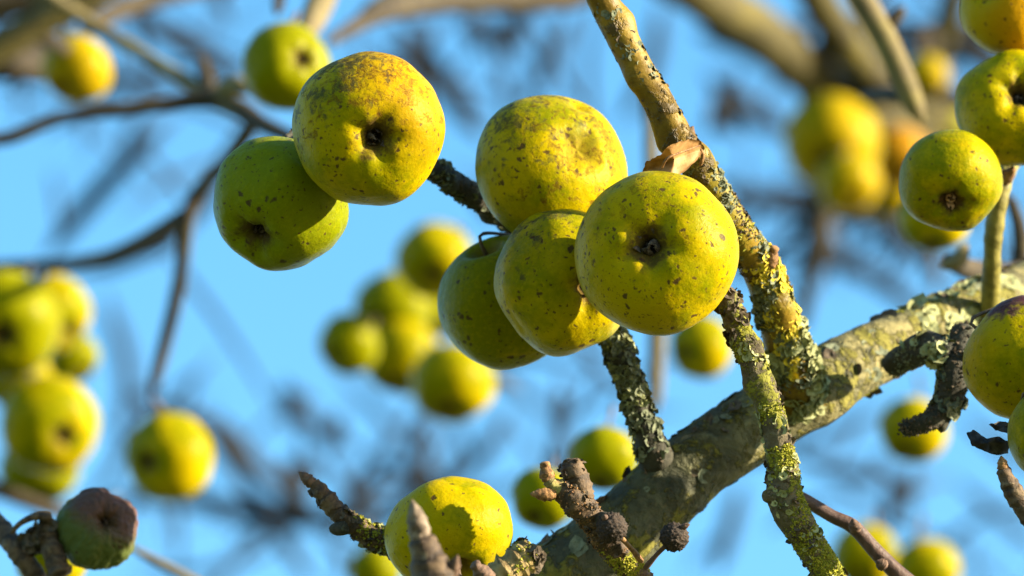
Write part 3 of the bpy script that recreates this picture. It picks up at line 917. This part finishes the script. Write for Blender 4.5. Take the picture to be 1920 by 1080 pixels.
# foreground twig with a downy bud, in front of the bottom apple
tw = thing('twig', P(815, 1120, 2.24), 'blurred twig with a pale downy bud, in front of the smooth bright yellow apple', 'twig')
t4, s4 = tube('stem', [(1000, 1700, 2.26, 110), (870, 1350, 2.25, 104), (832, 1190, 2.24, 98), (818, 1110, 2.24, 88), (803, 1050, 2.24, 66), (790, 1000, 2.24, 44)], M['brown'], tw, seg=28, step=0.0012,
              amp=0.14, freq=120, seed=40, rings=0.15, ringstep=0.004)
bud('bud', P(792, 1020, 2.24), P(772, 936, 2.235), 21 * wpx(2.24), M['palebud'], tw, 4, 8)
bud('bud', P(845, 1085, 2.24), P(858, 1040, 2.235), 13 * wpx(2.24), M['darkbud'], tw, 3, 9)
bud('bud', P(822, 1085, 2.24), P(832, 1052, 2.235), 9 * wpx(2.24), M['palebud'], tw, 3, 10)

tw = thing('twig', P(925, 1120, 2.368), 'stubby ringed spur lit yellow at the bottom edge, right of the smooth bright yellow apple', 'twig')
t5, s5 = tube('stem', [(760, 1560, 2.40, 80), (800, 1300, 2.38, 72), (868, 1165, 2.368, 64), (928, 1092, 2.368, 60), (962, 1062, 2.368, 56), (1002, 1032, 2.372, 50)], M['ringed'], tw, seg=32, step=0.0009, amp=0.08,
              freq=120, seed=42, fine=0.04, rings=0.28, ringstep=0.0045)
flakes('bark_flakes', s5, M['crust'], t5, 50, 0.0024, 0.965, 1.0, seed=43, lift=0.6, cluster=0)
grains('moss', s5, M['moss'], t5, 500, 0.0010, 0.7, 0.98, seed=44, prefer=(-0.2, 0.8, 0.4))
bud('bud', P(918, 1092, 2.355), P(888, 1056, 2.35), 19 * wpx(2.35), M['darkbud'], tw, 3, 11, blunt=0.55)

tw = thing('twig', P(1190, 1085, 2.41), 'knobbly spur with orange bud scars and moss, in front of the thick limb at bottom', 'twig')
t6, s6 = tube('stem', [(1230, 1130, 2.42, 46), (1180, 1066, 2.41, 46), (1142, 1022, 2.40, 44), (1108, 972, 2.395, 48), (1078, 938, 2.39, 50), (1046, 912, 2.39, 38)],
              M['brown'], tw, seg=32, step=0.0009, amp=0.16, freq=130, seed=46, fine=0.08, rings=0.16, ringstep=0.004, knots=6)
grains('moss', s6, M['moss'], t6, 1700, 0.0010, 0.16, 0.56, seed=47, prefer=(0.6, 0.3, 0.6), thr=0.0)
flakes('bark_flakes', s6, M['crust'], t6, 150, 0.0013, 0.35, 1.0, seed=48, lift=0.6, cluster=0)
grains('bark_crust', s6, M['bud'], t6, 700, 0.0008, 0.4, 1.0, seed=148, cluster=0)
a6, _ = tube('side_stub', [(1092, 958, 2.393, 44), (1088, 915, 2.392, 42), (1074, 882, 2.392, 44), (1066, 860, 2.392, 34)], M['brown'], tw, seg=28, step=0.0008,
             amp=0.12, freq=140, seed=49, fine=0.06, rings=0.16, ringstep=0.0022)
flakes('bark_flakes', _, M['crust'], a6, 40, 0.0012, 0.7, 1.0, seed=50, lift=0.7, cluster=0)
a7, _ = tube('side_stub', [(1056, 920, 2.39, 30), (1034, 906, 2.388, 24), (1026, 894, 2.388, 20)], M['ringed'], tw, seg=20, step=0.0008, amp=0.14, freq=150, seed=51, rings=0.3, ringstep=0.002)
bud('bud', P(1027, 902, 2.388), P(1021, 866, 2.387), 14 * wpx(2.388), M['bud'], tw, 2, 12, blunt=0.72)
bud('bud', P(1040, 928, 2.387), P(993, 926, 2.384), 13 * wpx(2.388), M['bud'], tw, 4, 13)
tube('side_stub', [(1120, 972, 2.393, 26), (1140, 975, 2.385, 24), (1152, 990, 2.38, 18)], M['spur'], tw, seg=14, step=0.001, amp=0.2, freq=150, seed=52)


def fruitlet(x, y, r, d, label, stem_to, seed):
    c = P(x, y, d)
    t = thing('dried_fruitlet', c, label, 'dried fruit', 'dried fruitlets on the knobbly spur')
    rad = r * wpx(d)
    verts, faces = [], []
    rows, segs = 40, 56
    for i in range(rows + 1):
        th = math.pi * i / rows
        for k in range(segs):
            an = 2 * math.pi * k / segs
            v = Vector((math.sin(th) * math.cos(an), math.sin(th) * math.sin(an), math.cos(th)))
            w = abs(noise.noise(v * 4.5 + Vector((seed, 0, 0)))) + 0.6 * abs(noise.noise(v * 9 + Vector((0, seed, 0)))) + 0.3 * noise.noise(v * 20)
            verts.append(v * rad * (0.87 + 0.22 * w))
    for i in range(rows):
        for k in range(segs):
            k2 = (k + 1) % segs
            faces.append((i * segs + k, (i + 1) * segs + k, (i + 1) * segs + k2, i * segs + k2))
    mesh_obj('fruit', verts, faces, M['fruitlet'], t)
    e = P(*stem_to) - c
    dr = e.normalized()
    pts = [tuple(dr * rad * 0.7) + (5.5 * wpx(d),), tuple(e * 0.55 + Vector((0, 0, 0.0006))) + (4.5 * wpx(d),), tuple(e) + (7 * wpx(d),)]
    v, f, al, _ = tube_data(pts, seg=10, step=0.0015, amp=0.08, freq=200, seed=seed)
    mesh_obj('stem', v, f, M['bud'] if seed == 2 else M['redtwig'], t, attrs={'along': al})
    bud('calyx', c - dr * rad * 0.8 + UP * rad * 0.1, c - dr * rad * 1.35 + RIGHT * rad * 0.25, rad * 0.22, M['darkbud'], t, 3, seed)


fruitlet(1147, 990, 30, 2.385, 'brown mummified fruitlet against the thick limb, left one of two', (1206, 1056, 2.40), 2)
fruitlet(1264, 1007, 28, 2.39, 'black mummified fruitlet against the sky, right one of two', (1206, 1070, 2.40), 5)

# right edge twigs
tw = thing('twig', P(1940, 1000, 2.39), 'brown twig with a ragged bud pointing up at the lower right edge', 'twig')
t7, s7 = tube('stem', [(2250, 1500, 2.40, 60), (2090, 1220, 2.39, 46), (1990, 1060, 2.39, 39), (1940, 985, 2.39, 36), (1905, 930, 2.39, 36), (1888, 898, 2.39, 30), (1880, 875, 2.39, 24)], M['brown'], tw, seg=28, step=0.001,
              amp=0.12, freq=120, seed=55, fine=0.05, rings=0.18, ringstep=0.0045)
bud('bud', P(1882, 885, 2.39), P(1877, 854, 2.39), 11 * wpx(2.39), M['bud'], tw, 3, 15)

tw = thing('twig', P(1800, 628, 2.50), 'dark forked spur with pale lichen, hanging in front of the thick limb at right', 'twig')
t9, s9 = tube('stem', [(1810, 610, 2.50, 40), (1800, 655, 2.495, 48), (1790, 705, 2.49, 50), (1775, 760, 2.49, 48), (1740, 790, 2.485, 36), (1712, 800, 2.485, 32), (1686, 806, 2.485, 24)],
              M['spur'], tw, seg=28, step=0.0012, amp=0.14, freq=100, seed=57, fine=0.05, rings=0.12, ringstep=0.005)
t9b, s9b = tube('side_branch', [(1790, 668, 2.49, 48), (1745, 655, 2.50, 52), (1705, 668, 2.515, 50), (1668, 690, 2.525, 44)], M['spur'], tw, seg=24, step=0.0014, amp=0.16, freq=100, seed=58, knots=3)
flakes('lichen', s9b, M['lichen'], t9b, 120, 0.0032, 0.05, 0.6, seed=59, lift=0.5, cup=0.5)
grains('bark_crust', s9, M['crust'], t9, 900, 0.0011, 0, 1, seed=159, cluster=0)
grains('bark_crust', s9b, M['lichendark'], t9b, 500, 0.0011, 0, 1, seed=158, cluster=0)
flakes('lichen', s9, M['lichendark'], t9, 150, 0.0028, 0.1, 0.7, seed=60, lift=0.5, cup=0.5)
tube('side_knob', [(1772, 765, 2.49, 34), (1768, 790, 2.488, 26), (1764, 812, 2.487, 14)], M['spur'], tw, seg=14, step=0.001, amp=0.15, freq=140, seed=61)

tw = thing('twig', P(1858, 600, 2.565), 'straight olive twig rising from the limb to the small apple with brown sepals', 'twig')
t10, s10 = tube('stem', [(1856, 604, 2.60, 40), (1857, 560, 2.59, 36), (1860, 490, 2.58, 34), (1864, 430, 2.575, 34), (1880, 345, 2.575, 34), (1905, 290, 2.60, 34), (1985, 180, 2.62, 34)],
                M['olive'], tw, seg=24, step=0.0015, amp=0.08, freq=80, seed=63, rings=0.10, ringstep=0.008)
bud('bud', P(1880, 340, 2.56), P(1900, 316, 2.55), 14 * wpx(2.55), M['ringed' if False else 'bud'], tw, 3, 16, blunt=0.5)

# knobbly twig in the lower left corner
tw = thing('twig', P(20, 1080, 2.56), 'knobbly brown spur with a curved stalk in the lower left corner', 'twig')
t11, s11 = tube('stem', [(-420, 640, 2.62, 52), (-200, 800, 2.60, 46), (-60, 930, 2.58, 42), (-5, 985, 2.57, 40), (35, 1035, 2.56, 38), (75, 1095, 2.56, 34), (110, 1170, 2.56, 28)], M['brown'], tw, seg=28, step=0.0014, amp=0.14, freq=90, seed=65, rings=0.15, ringstep=0.006)
t12, s12 = tube('side_stub', [(45, 1030, 2.56, 34), (80, 1003, 2.555, 36), (103, 985, 2.555, 32)], M['spur'], tw, seg=20, step=0.0014, amp=0.22, freq=110, seed=66)
tube('side_stub', [(88, 995, 2.555, 34), (100, 1040, 2.552, 40), (118, 1085, 2.55, 42)], M['brown'], tw, seg=20, step=0.0012, amp=0.22, freq=110, seed=67, rings=0.2, ringstep=0.004)
tube('stalk', [(98, 972, 2.55, 22), (70, 968, 2.55, 16), (40, 980, 2.55, 11), (18, 1002, 2.55, 9)], M['brown'], tw, seg=14, step=0.001, amp=0.1, freq=150, seed=68)
flakes('bark_flakes', s12, M['crust'], t12, 80, 0.003, 0, 1, seed=69, lift=0.6, cluster=0)


# ------------------------------------------------------------------ leaves
def leaf(name, pts, d, thick, mat, label, cat, folds, seed, curl=0.0):
    """pts: outline in photo pixels with a distance offset (m); a curled sheet with real thickness"""
    c = P(sum(p[0] for p in pts) / len(pts), sum(p[1] for p in pts) / len(pts), d)
    t = thing(name, c, label, cat)
    n = len(pts)
    rings = 6
    verts, faces = [], []
    cx = sum(p[0] for p in pts) / n
    cy = sum(p[1] for p in pts) / n
    cd = sum(p[2] for p in pts) / n
    # subdivide the outline
    out = []
    for i in range(n):
        a, b = pts[i], pts[(i + 1) % n]
        for k in range(5):
            u = k / 5
            jx = noise.noise(Vector((i * 3.1 + u * 7, seed, 0))) * 3
            jy = noise.noise(Vector((i * 3.1 + u * 7, seed, 5))) * 3
            out.append((a[0] + (b[0] - a[0]) * u + jx, a[1] + (b[1] - a[1]) * u + jy, a[2] + (b[2] - a[2]) * u))
    m = len(out)
    for side in (0, 1):
        for r in range(rings + 1):
            f = r / rings
            for (x, y, z) in out:
                xx, yy, zz = cx + (x - cx) * f, cy + (y - cy) * f, cd + (z - cd) * f
                rip = folds * math.sin(xx * 0.16 + yy * 0.05 + seed) + folds * 1.3 * noise.noise(Vector((xx * 0.03, yy * 0.03, seed)))
                zz += rip * (0.4 + 0.6 * f) + curl * (f * f)
                verts.append(P(xx, yy, d + zz + (thick if side else 0)) - c)
    off = (rings + 1) * m
    for side in (0, 1):
        for r in range(rings):
            for k in range(m):
                k2 = (k + 1) % m
                a = side * off + r * m
                q = (a + k, a + k2, a + m + k2, a + m + k)
                faces.append(q if side else q[::-1])
    for k in range(m):
        k2 = (k + 1) % m
        a = rings * m
        faces.append((a + k, a + k2, off + a + k2, off + a + k))
    mesh_obj('blade', verts, faces, mat, t)
    return t


lf = leaf('dead_leaf', [(1202, 326, 0.014), (1212, 302, 0.010), (1238, 291, -0.004), (1252, 274, -0.010), (1290, 261, 0.000), (1314, 264, 0.010), (1321, 278, 0.014),
                   (1308, 300, 0.010), (1282, 324, 0.002), (1258, 332, -0.002), (1232, 330, 0.004)], 2.420, 0.0006, M['leafdead'],
          'curled brown dead leaf on the golden shoot above the large speckled apple', 'leaf', 0.0008, 2)
lw = parent_world(lf)
vp = px_path([(1240, 318, 2.414, 5), (1250, 298, 2.410, 5), (1270, 288, 2.413, 4), (1314, 272, 2.430, 3)])
v, f, al, _ = tube_data(vp, seg=8, step=0.0015, amp=0.05, seed=3)
mesh_obj('midrib', [x - lw for x in v], f, M['bud'], lf, attrs={'along': al})
v, f, al, _ = tube_data(px_path([(1312, 276, 2.432, 7), (1318, 290, 2.434, 7), (1314, 306, 2.436, 8), (1308, 314, 2.440, 10)]), seg=8, step=0.0015, amp=0.05, seed=4)
mesh_obj('stalk', [x - lw for x in v], f, M['bud'], lf, attrs={'along': al})
leaf('dead_leaf', [(1812, 812, 0.0), (1826, 806, 0.004), (1850, 822, 0.006), (1872, 818, 0.0), (1892, 828, -0.004), (1890, 850, 0), (1868, 854, 0.006), (1846, 846, 0.002), (1822, 836, -0.004)],
     2.42, 0.0008, M['leafblack'], 'blackened shrivelled leaf beside the green yellow apple at the right edge, larger piece', 'leaf', 0.004, 5)
leaf('dead_leaf', [(1854, 796, 0.0), (1876, 790, 0.003), (1900, 792, 0.0), (1908, 806, 0.002), (1888, 812, -0.002), (1866, 806, 0.0)],
     2.425, 0.0008, M['leafblack'], 'small blackened leaf scrap under the bruised apple at the right edge', 'leaf', 0.003, 8)

# ------------------------------------------------------------------ branches out of focus
def far_branch(label, arms, loc=None, name='branch', group='blurred background branches'):
    x, y, d, w = arms[0][1][0]
    t = thing(name, P(x, y, d), label, 'branch', group)
    for i, (m, pp) in enumerate(arms):
        tube('main_stem' if i == 0 else 'side_branch', [(a, b, c, e * 1.15) for a, b, c, e in pp], M[m], t, seg=16, step=0.010, amp=0.10, freq=25, seed=100 + i + int(x))
    return t


far_branch('blurred forking branch at upper left whose long arm drops to the single hanging apple', [
    ('far', [(-260, 330, 3.4, 26), (-60, 270, 3.4, 24), (20, 258, 3.4, 23), (110, 222, 3.4, 22), (230, 206, 3.4, 24), (330, 194, 3.4, 26), (395, 184, 3.4, 38), (450, 205, 3.38, 36), (490, 232, 3.35, 30), (560, 262, 3.3, 22), (660, 300, 3.2, 14)]),
    ('farlight', [(60, -30, 3.5, 24), (180, 48, 3.5, 22), (262, 98, 3.48, 22), (330, 140, 3.45, 24), (395, 182, 3.4, 28)]),
    ('far', [(400, 185, 3.4, 34), (385, 140, 3.42, 26), (372, 95, 3.45, 16)]),
    ('far', [(480, 225, 3.36, 28), (425, 300, 3.42, 26), (372, 360, 3.5, 26), (352, 410, 3.5, 26), (338, 520, 3.52, 26), (310, 640, 3.55, 24), (280, 752, 3.55, 22)]),
    ('far', [(362, 392, 3.5, 26), (300, 430, 3.55, 24), (220, 474, 3.65, 24), (130, 494, 3.75, 22), (20, 500, 3.8, 22), (-160, 510, 3.9, 22)]),
    ('farlight', [(395, 182, 3.4, 26), (440, 160, 3.38, 34), (470, 170, 3.36, 30)])])
far_branch('blurred thick olive branch crossing the upper left corner', [
    ('farolive', [(-160, 180, 3.6, 54), (0, 88, 3.6, 52), (80, 40, 3.6, 50), (150, 5, 3.6, 46), (260, -60, 3.6, 40)]),
    ('far', [(60, 50, 3.6, 40), (118, 90, 3.66, 22), (122, 55, 3.75, 14)]),
    ('farlight', [(40, -40, 3.62, 44), (110, 5, 3.62, 40), (165, 30, 3.62, 22)])])
far_branch('blurred dark branch with withered leaves in the upper left corner', [
    ('far', [(150, 60, 3.85, 30), (220, 20, 3.9, 34), (330, -10, 3.95, 30), (480, -30, 4.0, 24)]),
    ('far', [(90, 20, 3.85, 40), (60, 90, 3.8, 50), (20, 170, 3.8, 30)]),
    ('far', [(-120, 20, 3.9, 60), (20, 0, 3.9, 60), (140, -25, 3.9, 50)]),
    ('far', [(-60, 130, 3.75, 54), (20, 120, 3.75, 56), (80, 130, 3.78, 44), (110, 120, 3.8, 22)])])
far_branch('blurred brown branch along the top edge above the russet topped apple', [
    ('farlight', [(570, 70, 3.2, 34), (590, 30, 3.25, 42), (620, -40, 3.3, 48)]),
    ('far', [(610, 82, 3.6, 20), (660, 52, 3.65, 26), (720, 20, 3.7, 40), (800, 0, 3.8, 50), (900, -8, 3.9, 56), (1060, -14, 4.0, 56), (1200, -60, 4.1, 50)]),
    ('farolive', [(680, 30, 3.7, 34), (760, -4, 3.8, 48), (830, -20, 3.85, 44)]),
    ('far', [(520, 30, 3.25, 16), (526, -20, 3.3, 24)]),
    ('far', [(880, 20, 3.95, 14), (868, -30, 3.9, 26)]),
    ('far', [(985, 28, 4.0, 14), (1000, -30, 4.0, 26)])])
far_branch('heavily blurred thick branch sloping down to the upper right apple bunch', [
    ('farolive', [(1180, -90, 4.5, 84), (1320, -10, 4.6, 84), (1420, 58, 4.7, 84), (1510, 132, 4.8, 82), (1590, 190, 4.9, 72), (1680, 235, 5.0, 50), (1800, 300, 5.1, 36)]),
    ('far', [(1590, 190, 4.9, 50), (1570, 260, 5.0, 40), (1545, 400, 5.0, 44), (1525, 480, 5.0, 38), (1500, 620, 5.1, 22)]),
    ('far', [(1610, 190, 5.0, 60), (1700, 262, 5.1, 66), (1790, 330, 5.2, 50), (1850, 420, 5.2, 30)]),
    ('far', [(1640, 130, 4.8, 40), (1655, 230, 5.05, 50), (1640, 330, 5.1, 40)]),
    ('far', [(1730, 60, 4.9, 40), (1760, 160, 5.1, 46), (1740, 260, 5.2, 44)]),
    ('farolive', [(1500, -60, 4.7, 60), (1560, 40, 4.75, 64), (1620, 120, 4.8, 56), (1690, 190, 5.0, 50), (1790, 230, 5.1, 40)]),
    ('far', [(1560, 40, 4.75, 40), (1540, 120, 4.8, 30), (1500, 200, 4.85, 24)]),
    ('farolive', [(1800, -60, 4.9, 40), (1770, 60, 4.95, 44), (1700, 150, 5.0, 46), (1600, 210, 5.1, 40)]),
    ('far', [(1655, 300, 5.1, 50), (1700, 380, 5.15, 40), (1740, 470, 5.2, 30), (1760, 560, 5.2, 20)]),
    ('far', [(1620, 190, 4.9, 44), (1700, 170, 4.8, 30), (1800, 190, 4.8, 30), (1900, 170, 4.8, 20)])])
far_branch('blurred pale straight shoot slanting down at upper right with a short side twig', [
    ('farlight', [(1560, -110, 3.05, 42), (1612, -10, 3.05, 42), (1655, 65, 3.05, 42), (1690, 140, 3.05, 40), (1722, 215, 3.05, 36), (1733, 240, 3.05, 26)]),
    ('far', [(1655, 60, 3.05, 26), (1680, 32, 3.05, 20), (1698, 10, 3.05, 22)]),
    ('far', [(1700, 180, 3.07, 26), (1650, 176, 3.12, 22), (1610, 178, 3.16, 16)])])
far_branch('blurred upright beige shoot showing below the large speckled apple', [
    ('farlight', [(1228, 780, 3.6, 24), (1230, 680, 3.6, 28), (1232, 560, 3.6, 28), (1222, 300, 3.6, 24), (1216, 120, 3.6, 20)])])
far_branch('blurred beige twig running down right from the shrivelled apple', [
    ('farlight', [(226, 1010, 3.1, 14), (262, 1036, 3.1, 15), (320, 1066, 3.1, 16), (420, 1120, 3.1, 18)])])
far_branch('blurred brown branch under the left edge apples', [
    ('far', [(-140, 860, 3.7, 30), (-10, 915, 3.7, 28), (80, 950, 3.7, 24), (150, 960, 3.72, 20), (235, 925, 3.75, 14)])])
far_branch('blurred dark stub right of the bunch left of centre', [
    ('far', [(800, 640, 4.0, 16), (860, 690, 4.0, 24), (930, 715, 4.0, 24), (985, 735, 4.0, 18)]),
    ('far', [(870, 430, 4.1, 22), (820, 500, 4.2, 22), (760, 580, 4.25, 22), (800, 640, 4.1, 18)])])
far_branch('blurred dark twigs with brown leaf behind the straight olive twig at the right edge', [
    ('far', [(1770, 485, 2.85, 26), (1820, 505, 2.9, 36), (1880, 510, 2.95, 30), (1990, 500, 3.0, 26)]),
    ('far', [(1880, 350, 3.0, 24), (1905, 400, 3.0, 22), (1915, 470, 3.0, 30), (1900, 520, 3.0, 30)]),
    ('farlight', [(1760, 500, 2.84, 20), (1795, 490, 2.84, 26), (1815, 455, 2.84, 20)])])

# ------------------------------------------------------------------ the far crown: a blurred mass of twigs
rnd = random.Random(77)
FAR = [
    [(200, -40, 6.5, 30), (300, 60, 6.5, 34), (380, 105, 6.5, 34), (470, 150, 6.5, 28)],
    [(345, 205, 6.5, 40), (250, 290, 6.5, 40), (150, 400, 6.6, 38), (80, 490, 6.7, 34)],
    [(480, 200, 6.0, 30), (430, 290, 6.0, 32), (350, 420, 6.0, 36), (240, 490, 6.0, 30), (100, 520, 6, 30)],
    [(290, 740, 6.5, 30), (380, 790, 6.5, 34), (480, 870, 6.6, 34), (600, 960, 6.7, 34)],
    [(380, 800, 7, 28), (440, 880, 7, 30), (500, 970, 7, 30), (600, 1110, 7, 30)],
    [(180, 940, 7, 34), (330, 930, 7, 36), (450, 960, 7, 40), (600, 975, 7, 40), (760, 940, 7, 34)],
    [(740, 30, 7.5, 44), (800, 110, 7.5, 46), (850, 180, 7.5, 46), (915, 270, 7.5, 40)],
    [(1080, 20, 8, 36), (1030, 110, 8, 36), (970, 210, 8, 32)],
    [(1010, -20, 7, 34), (960, 50, 7, 34), (920, 90, 7, 32)],
    [(820, 760, 7, 40), (790, 830, 7, 42), (780, 930, 7, 40), (700, 1000, 7, 30)],
    [(520, 740, 7.5, 28), (580, 790, 7.5, 34), (640, 840, 7.5, 30)],
    [(1050, 690, 6, 26), (1052, 770, 6, 26), (1044, 860, 6, 24), (1000, 960, 6, 22)],
    [(960, 760, 7.5, 30), (900, 860, 7.5, 30), (820, 930, 7.5, 30)],
    [(1300, 60, 7, 40), (1380, 80, 7, 44), (1480, 140, 7, 40)],
    [(1320, 130, 8, 40), (1420, 220, 8, 44), (1500, 250, 8, 40)],
    [(1330, 330, 8, 40), (1400, 370, 8, 44), (1500, 390, 8, 40), (1600, 500, 8, 34)],
    [(1480, 460, 7, 34), (1540, 480, 7, 40), (1640, 520, 7, 38), (1760, 610, 7, 30)],
    [(1520, 560, 7.5, 30), (1540, 470, 7.5, 36), (1560, 380, 7.5, 40)],
    [(1720, 870, 7, 32), (1690, 930, 7, 34), (1640, 1000, 7, 30)],
    [(1480, 850, 7, 30), (1560, 880, 7, 30), (1680, 900, 7, 30)],
    [(1390, 900, 7.5, 28), (1370, 980, 7.5, 30), (1340, 1080, 7.5, 30)],
    [(1240, 0, 8, 30), (1220, 130, 8, 30), (1160, 240, 8, 26)],
    [(600, 1000, 6.5, 20), (640, 1040, 6.5, 22), (640, 1100, 6.5, 22)],
    [(1840, 60, 7, 40), (1760, 90, 7, 40), (1660, 60, 7, 40), (1540, 20, 7, 40)],
    [(560, 860, 7, 50), (545, 920, 7, 46), (560, 1000, 7, 30)],
    [(880, 330, 8, 22), (930, 420, 8, 22)],
    [(190, 540, 8.5, 30), (240, 700, 8.5, 30), (220, 860, 8.5, 30)],
    [(1600, 20, 6, 50), (1690, 70, 6, 46), (1780, 70, 6, 40), (1900, 130, 6, 30)],
    [(1740, 180, 6, 44), (1780, 250, 6, 40), (1830, 300, 6, 36)],
    [(1500, 400, 6, 30), (1660, 420, 6, 30), (1720, 500, 6, 26)]]
for k in range(40):                                          # beyond the picture the crown goes on
    x, y = rnd.choice([(rnd.uniform(-1500, -150), rnd.uniform(-700, 1700)), (rnd.uniform(2050, 3400), rnd.uniform(-700, 1700)), (rnd.uniform(-300, 2200), rnd.uniform(-900, -120))])
    a = rnd.uniform(0, 6.28)
    L = rnd.uniform(500, 1100)
    y -= 0 if y > -100 else L * 0.5
    q = [(x, y, 7, 32), (x + L * .4 * math.cos(a), y + L * .4 * math.sin(a), 7.2, 26), (x + L * .8 * math.cos(a + .2), y + L * .8 * math.sin(a + .2), 7.4, 16), (x + L * math.cos(a + .3), y + L * math.sin(a + .3), 7.5, 6)]
    if all(not (-60 < u[0] < 1980 and -60 < u[1] < 1140) for u in q):
        FAR.append(q)
web = random.Random(5)
for (x0, y0, x1, y1, k) in ((1420, -40, 1920, 420, 22), (480, 760, 1080, 1080, 9), (620, -60, 1120, 160, 8), (-60, -60, 420, 200, 14), (180, 780, 520, 1080, 5), (1380, 380, 1900, 620, 10), (1450, 820, 1920, 1080, 8), (900, 640, 1300, 900, 6)):
    for _ in range(k):
        x, y = web.uniform(x0, x1), web.uniform(y0, y1)
        a = web.choice((-0.9, -0.5, 0.5, 0.9, 1.5)) + web.gauss(0, 0.25)
        L = web.uniform(160, 420)
        d = web.uniform(6.0, 8.5)
        w = web.uniform(14, 28)
        b = web.uniform(-0.5, 0.5)
        FAR.append([(x - L * .5 * math.cos(a), y + L * .5 * math.sin(a), d, w), (x, y, d, w * 0.85), (x + L * .35 * math.cos(a + b), y - L * .35 * math.sin(a + b), d, w * 0.6),
                    (x + L * .6 * math.cos(a + b * 1.5), y - L * .6 * math.sin(a + b * 1.5), d, w * 0.25)])
LEAFY = [(930, 85), (1370, 190), (1350, 200), (1400, 380), (625, 835), (545, 760), (560, 890), (560, 950), (780, 900), (1590, 300), (1660, 230), (1640, 100), (1500, 60),
         (1700, 250), (1830, 60), (1680, 930), (980, 30), (870, 15), (20, 60), (60, 20), (700, 940), (1560, 120)]
verts, faces = [], []
org = P(960, 540, 7)
for i, pp in enumerate(FAR):
    v, f, al, smp = tube_data(px_path([(x, y, d * 0.92, w * 1.05) for x, y, d, w in pp]), seg=8, step=0.05, amp=0.08, freq=10, seed=i)
    n0 = len(verts)
    verts += [x - org for x in v]
    faces += [tuple(n0 + z for z in q) for q in f]
    for k in range(2):                                       # short side shoots
        p, t, a, b, r, sl = smp[rnd.randrange(len(smp))]
        an = rnd.uniform(0, 6.28)
        dr = (a * math.cos(an) + b * math.sin(an) + t * rnd.uniform(-.8, .8)).normalized()
        e = p + dr * rnd.uniform(0.08, 0.22)
        v2, f2, _, _ = tube_data([tuple(p) + (r * 0.5,), tuple(p.lerp(e, .5) + Vector((0, 0, .01))) + (r * 0.4,), tuple(e) + (r * 0.2,)], seg=6, step=0.04, amp=0, seed=k)
        n0 = len(verts)
        verts += [x - org for x in v2]
        faces += [tuple(n0 + z for z in q) for q in f2]
for (x, y) in LEAFY:
    for k in range(4):
        c = P(x + rnd.gauss(0, 14), y + rnd.gauss(0, 14), 6.3 + rnd.uniform(-.2, .2))
        u = Vector((rnd.gauss(0, 1), rnd.gauss(0, 1), rnd.gauss(0, 1))).normalized()
        w = u.orthogonal().normalized()
        nn = u.cross(w) * 0.006
        s = rnd.uniform(0.016, 0.030)
        n0 = len(verts)
        verts += [c + u * s - org, c + w * s * .5 + nn - org, c - u * s - org, c - w * s * .5 + nn - org, c - nn * 1.2 - org]
        faces += [(n0, n0 + 1, n0 + 4), (n0 + 1, n0 + 2, n0 + 4), (n0 + 2, n0 + 3, n0 + 4), (n0 + 3, n0, n0 + 4), (n0, n0 + 3, n0 + 2, n0 + 1)]
fc = mesh_obj('distant_twigs', verts, faces, M['distant'], None)
fc.location = org
tag(fc, 'dim twigs of a far tree crown dissolving into the blue sky', 'twigs', None, 'stuff')
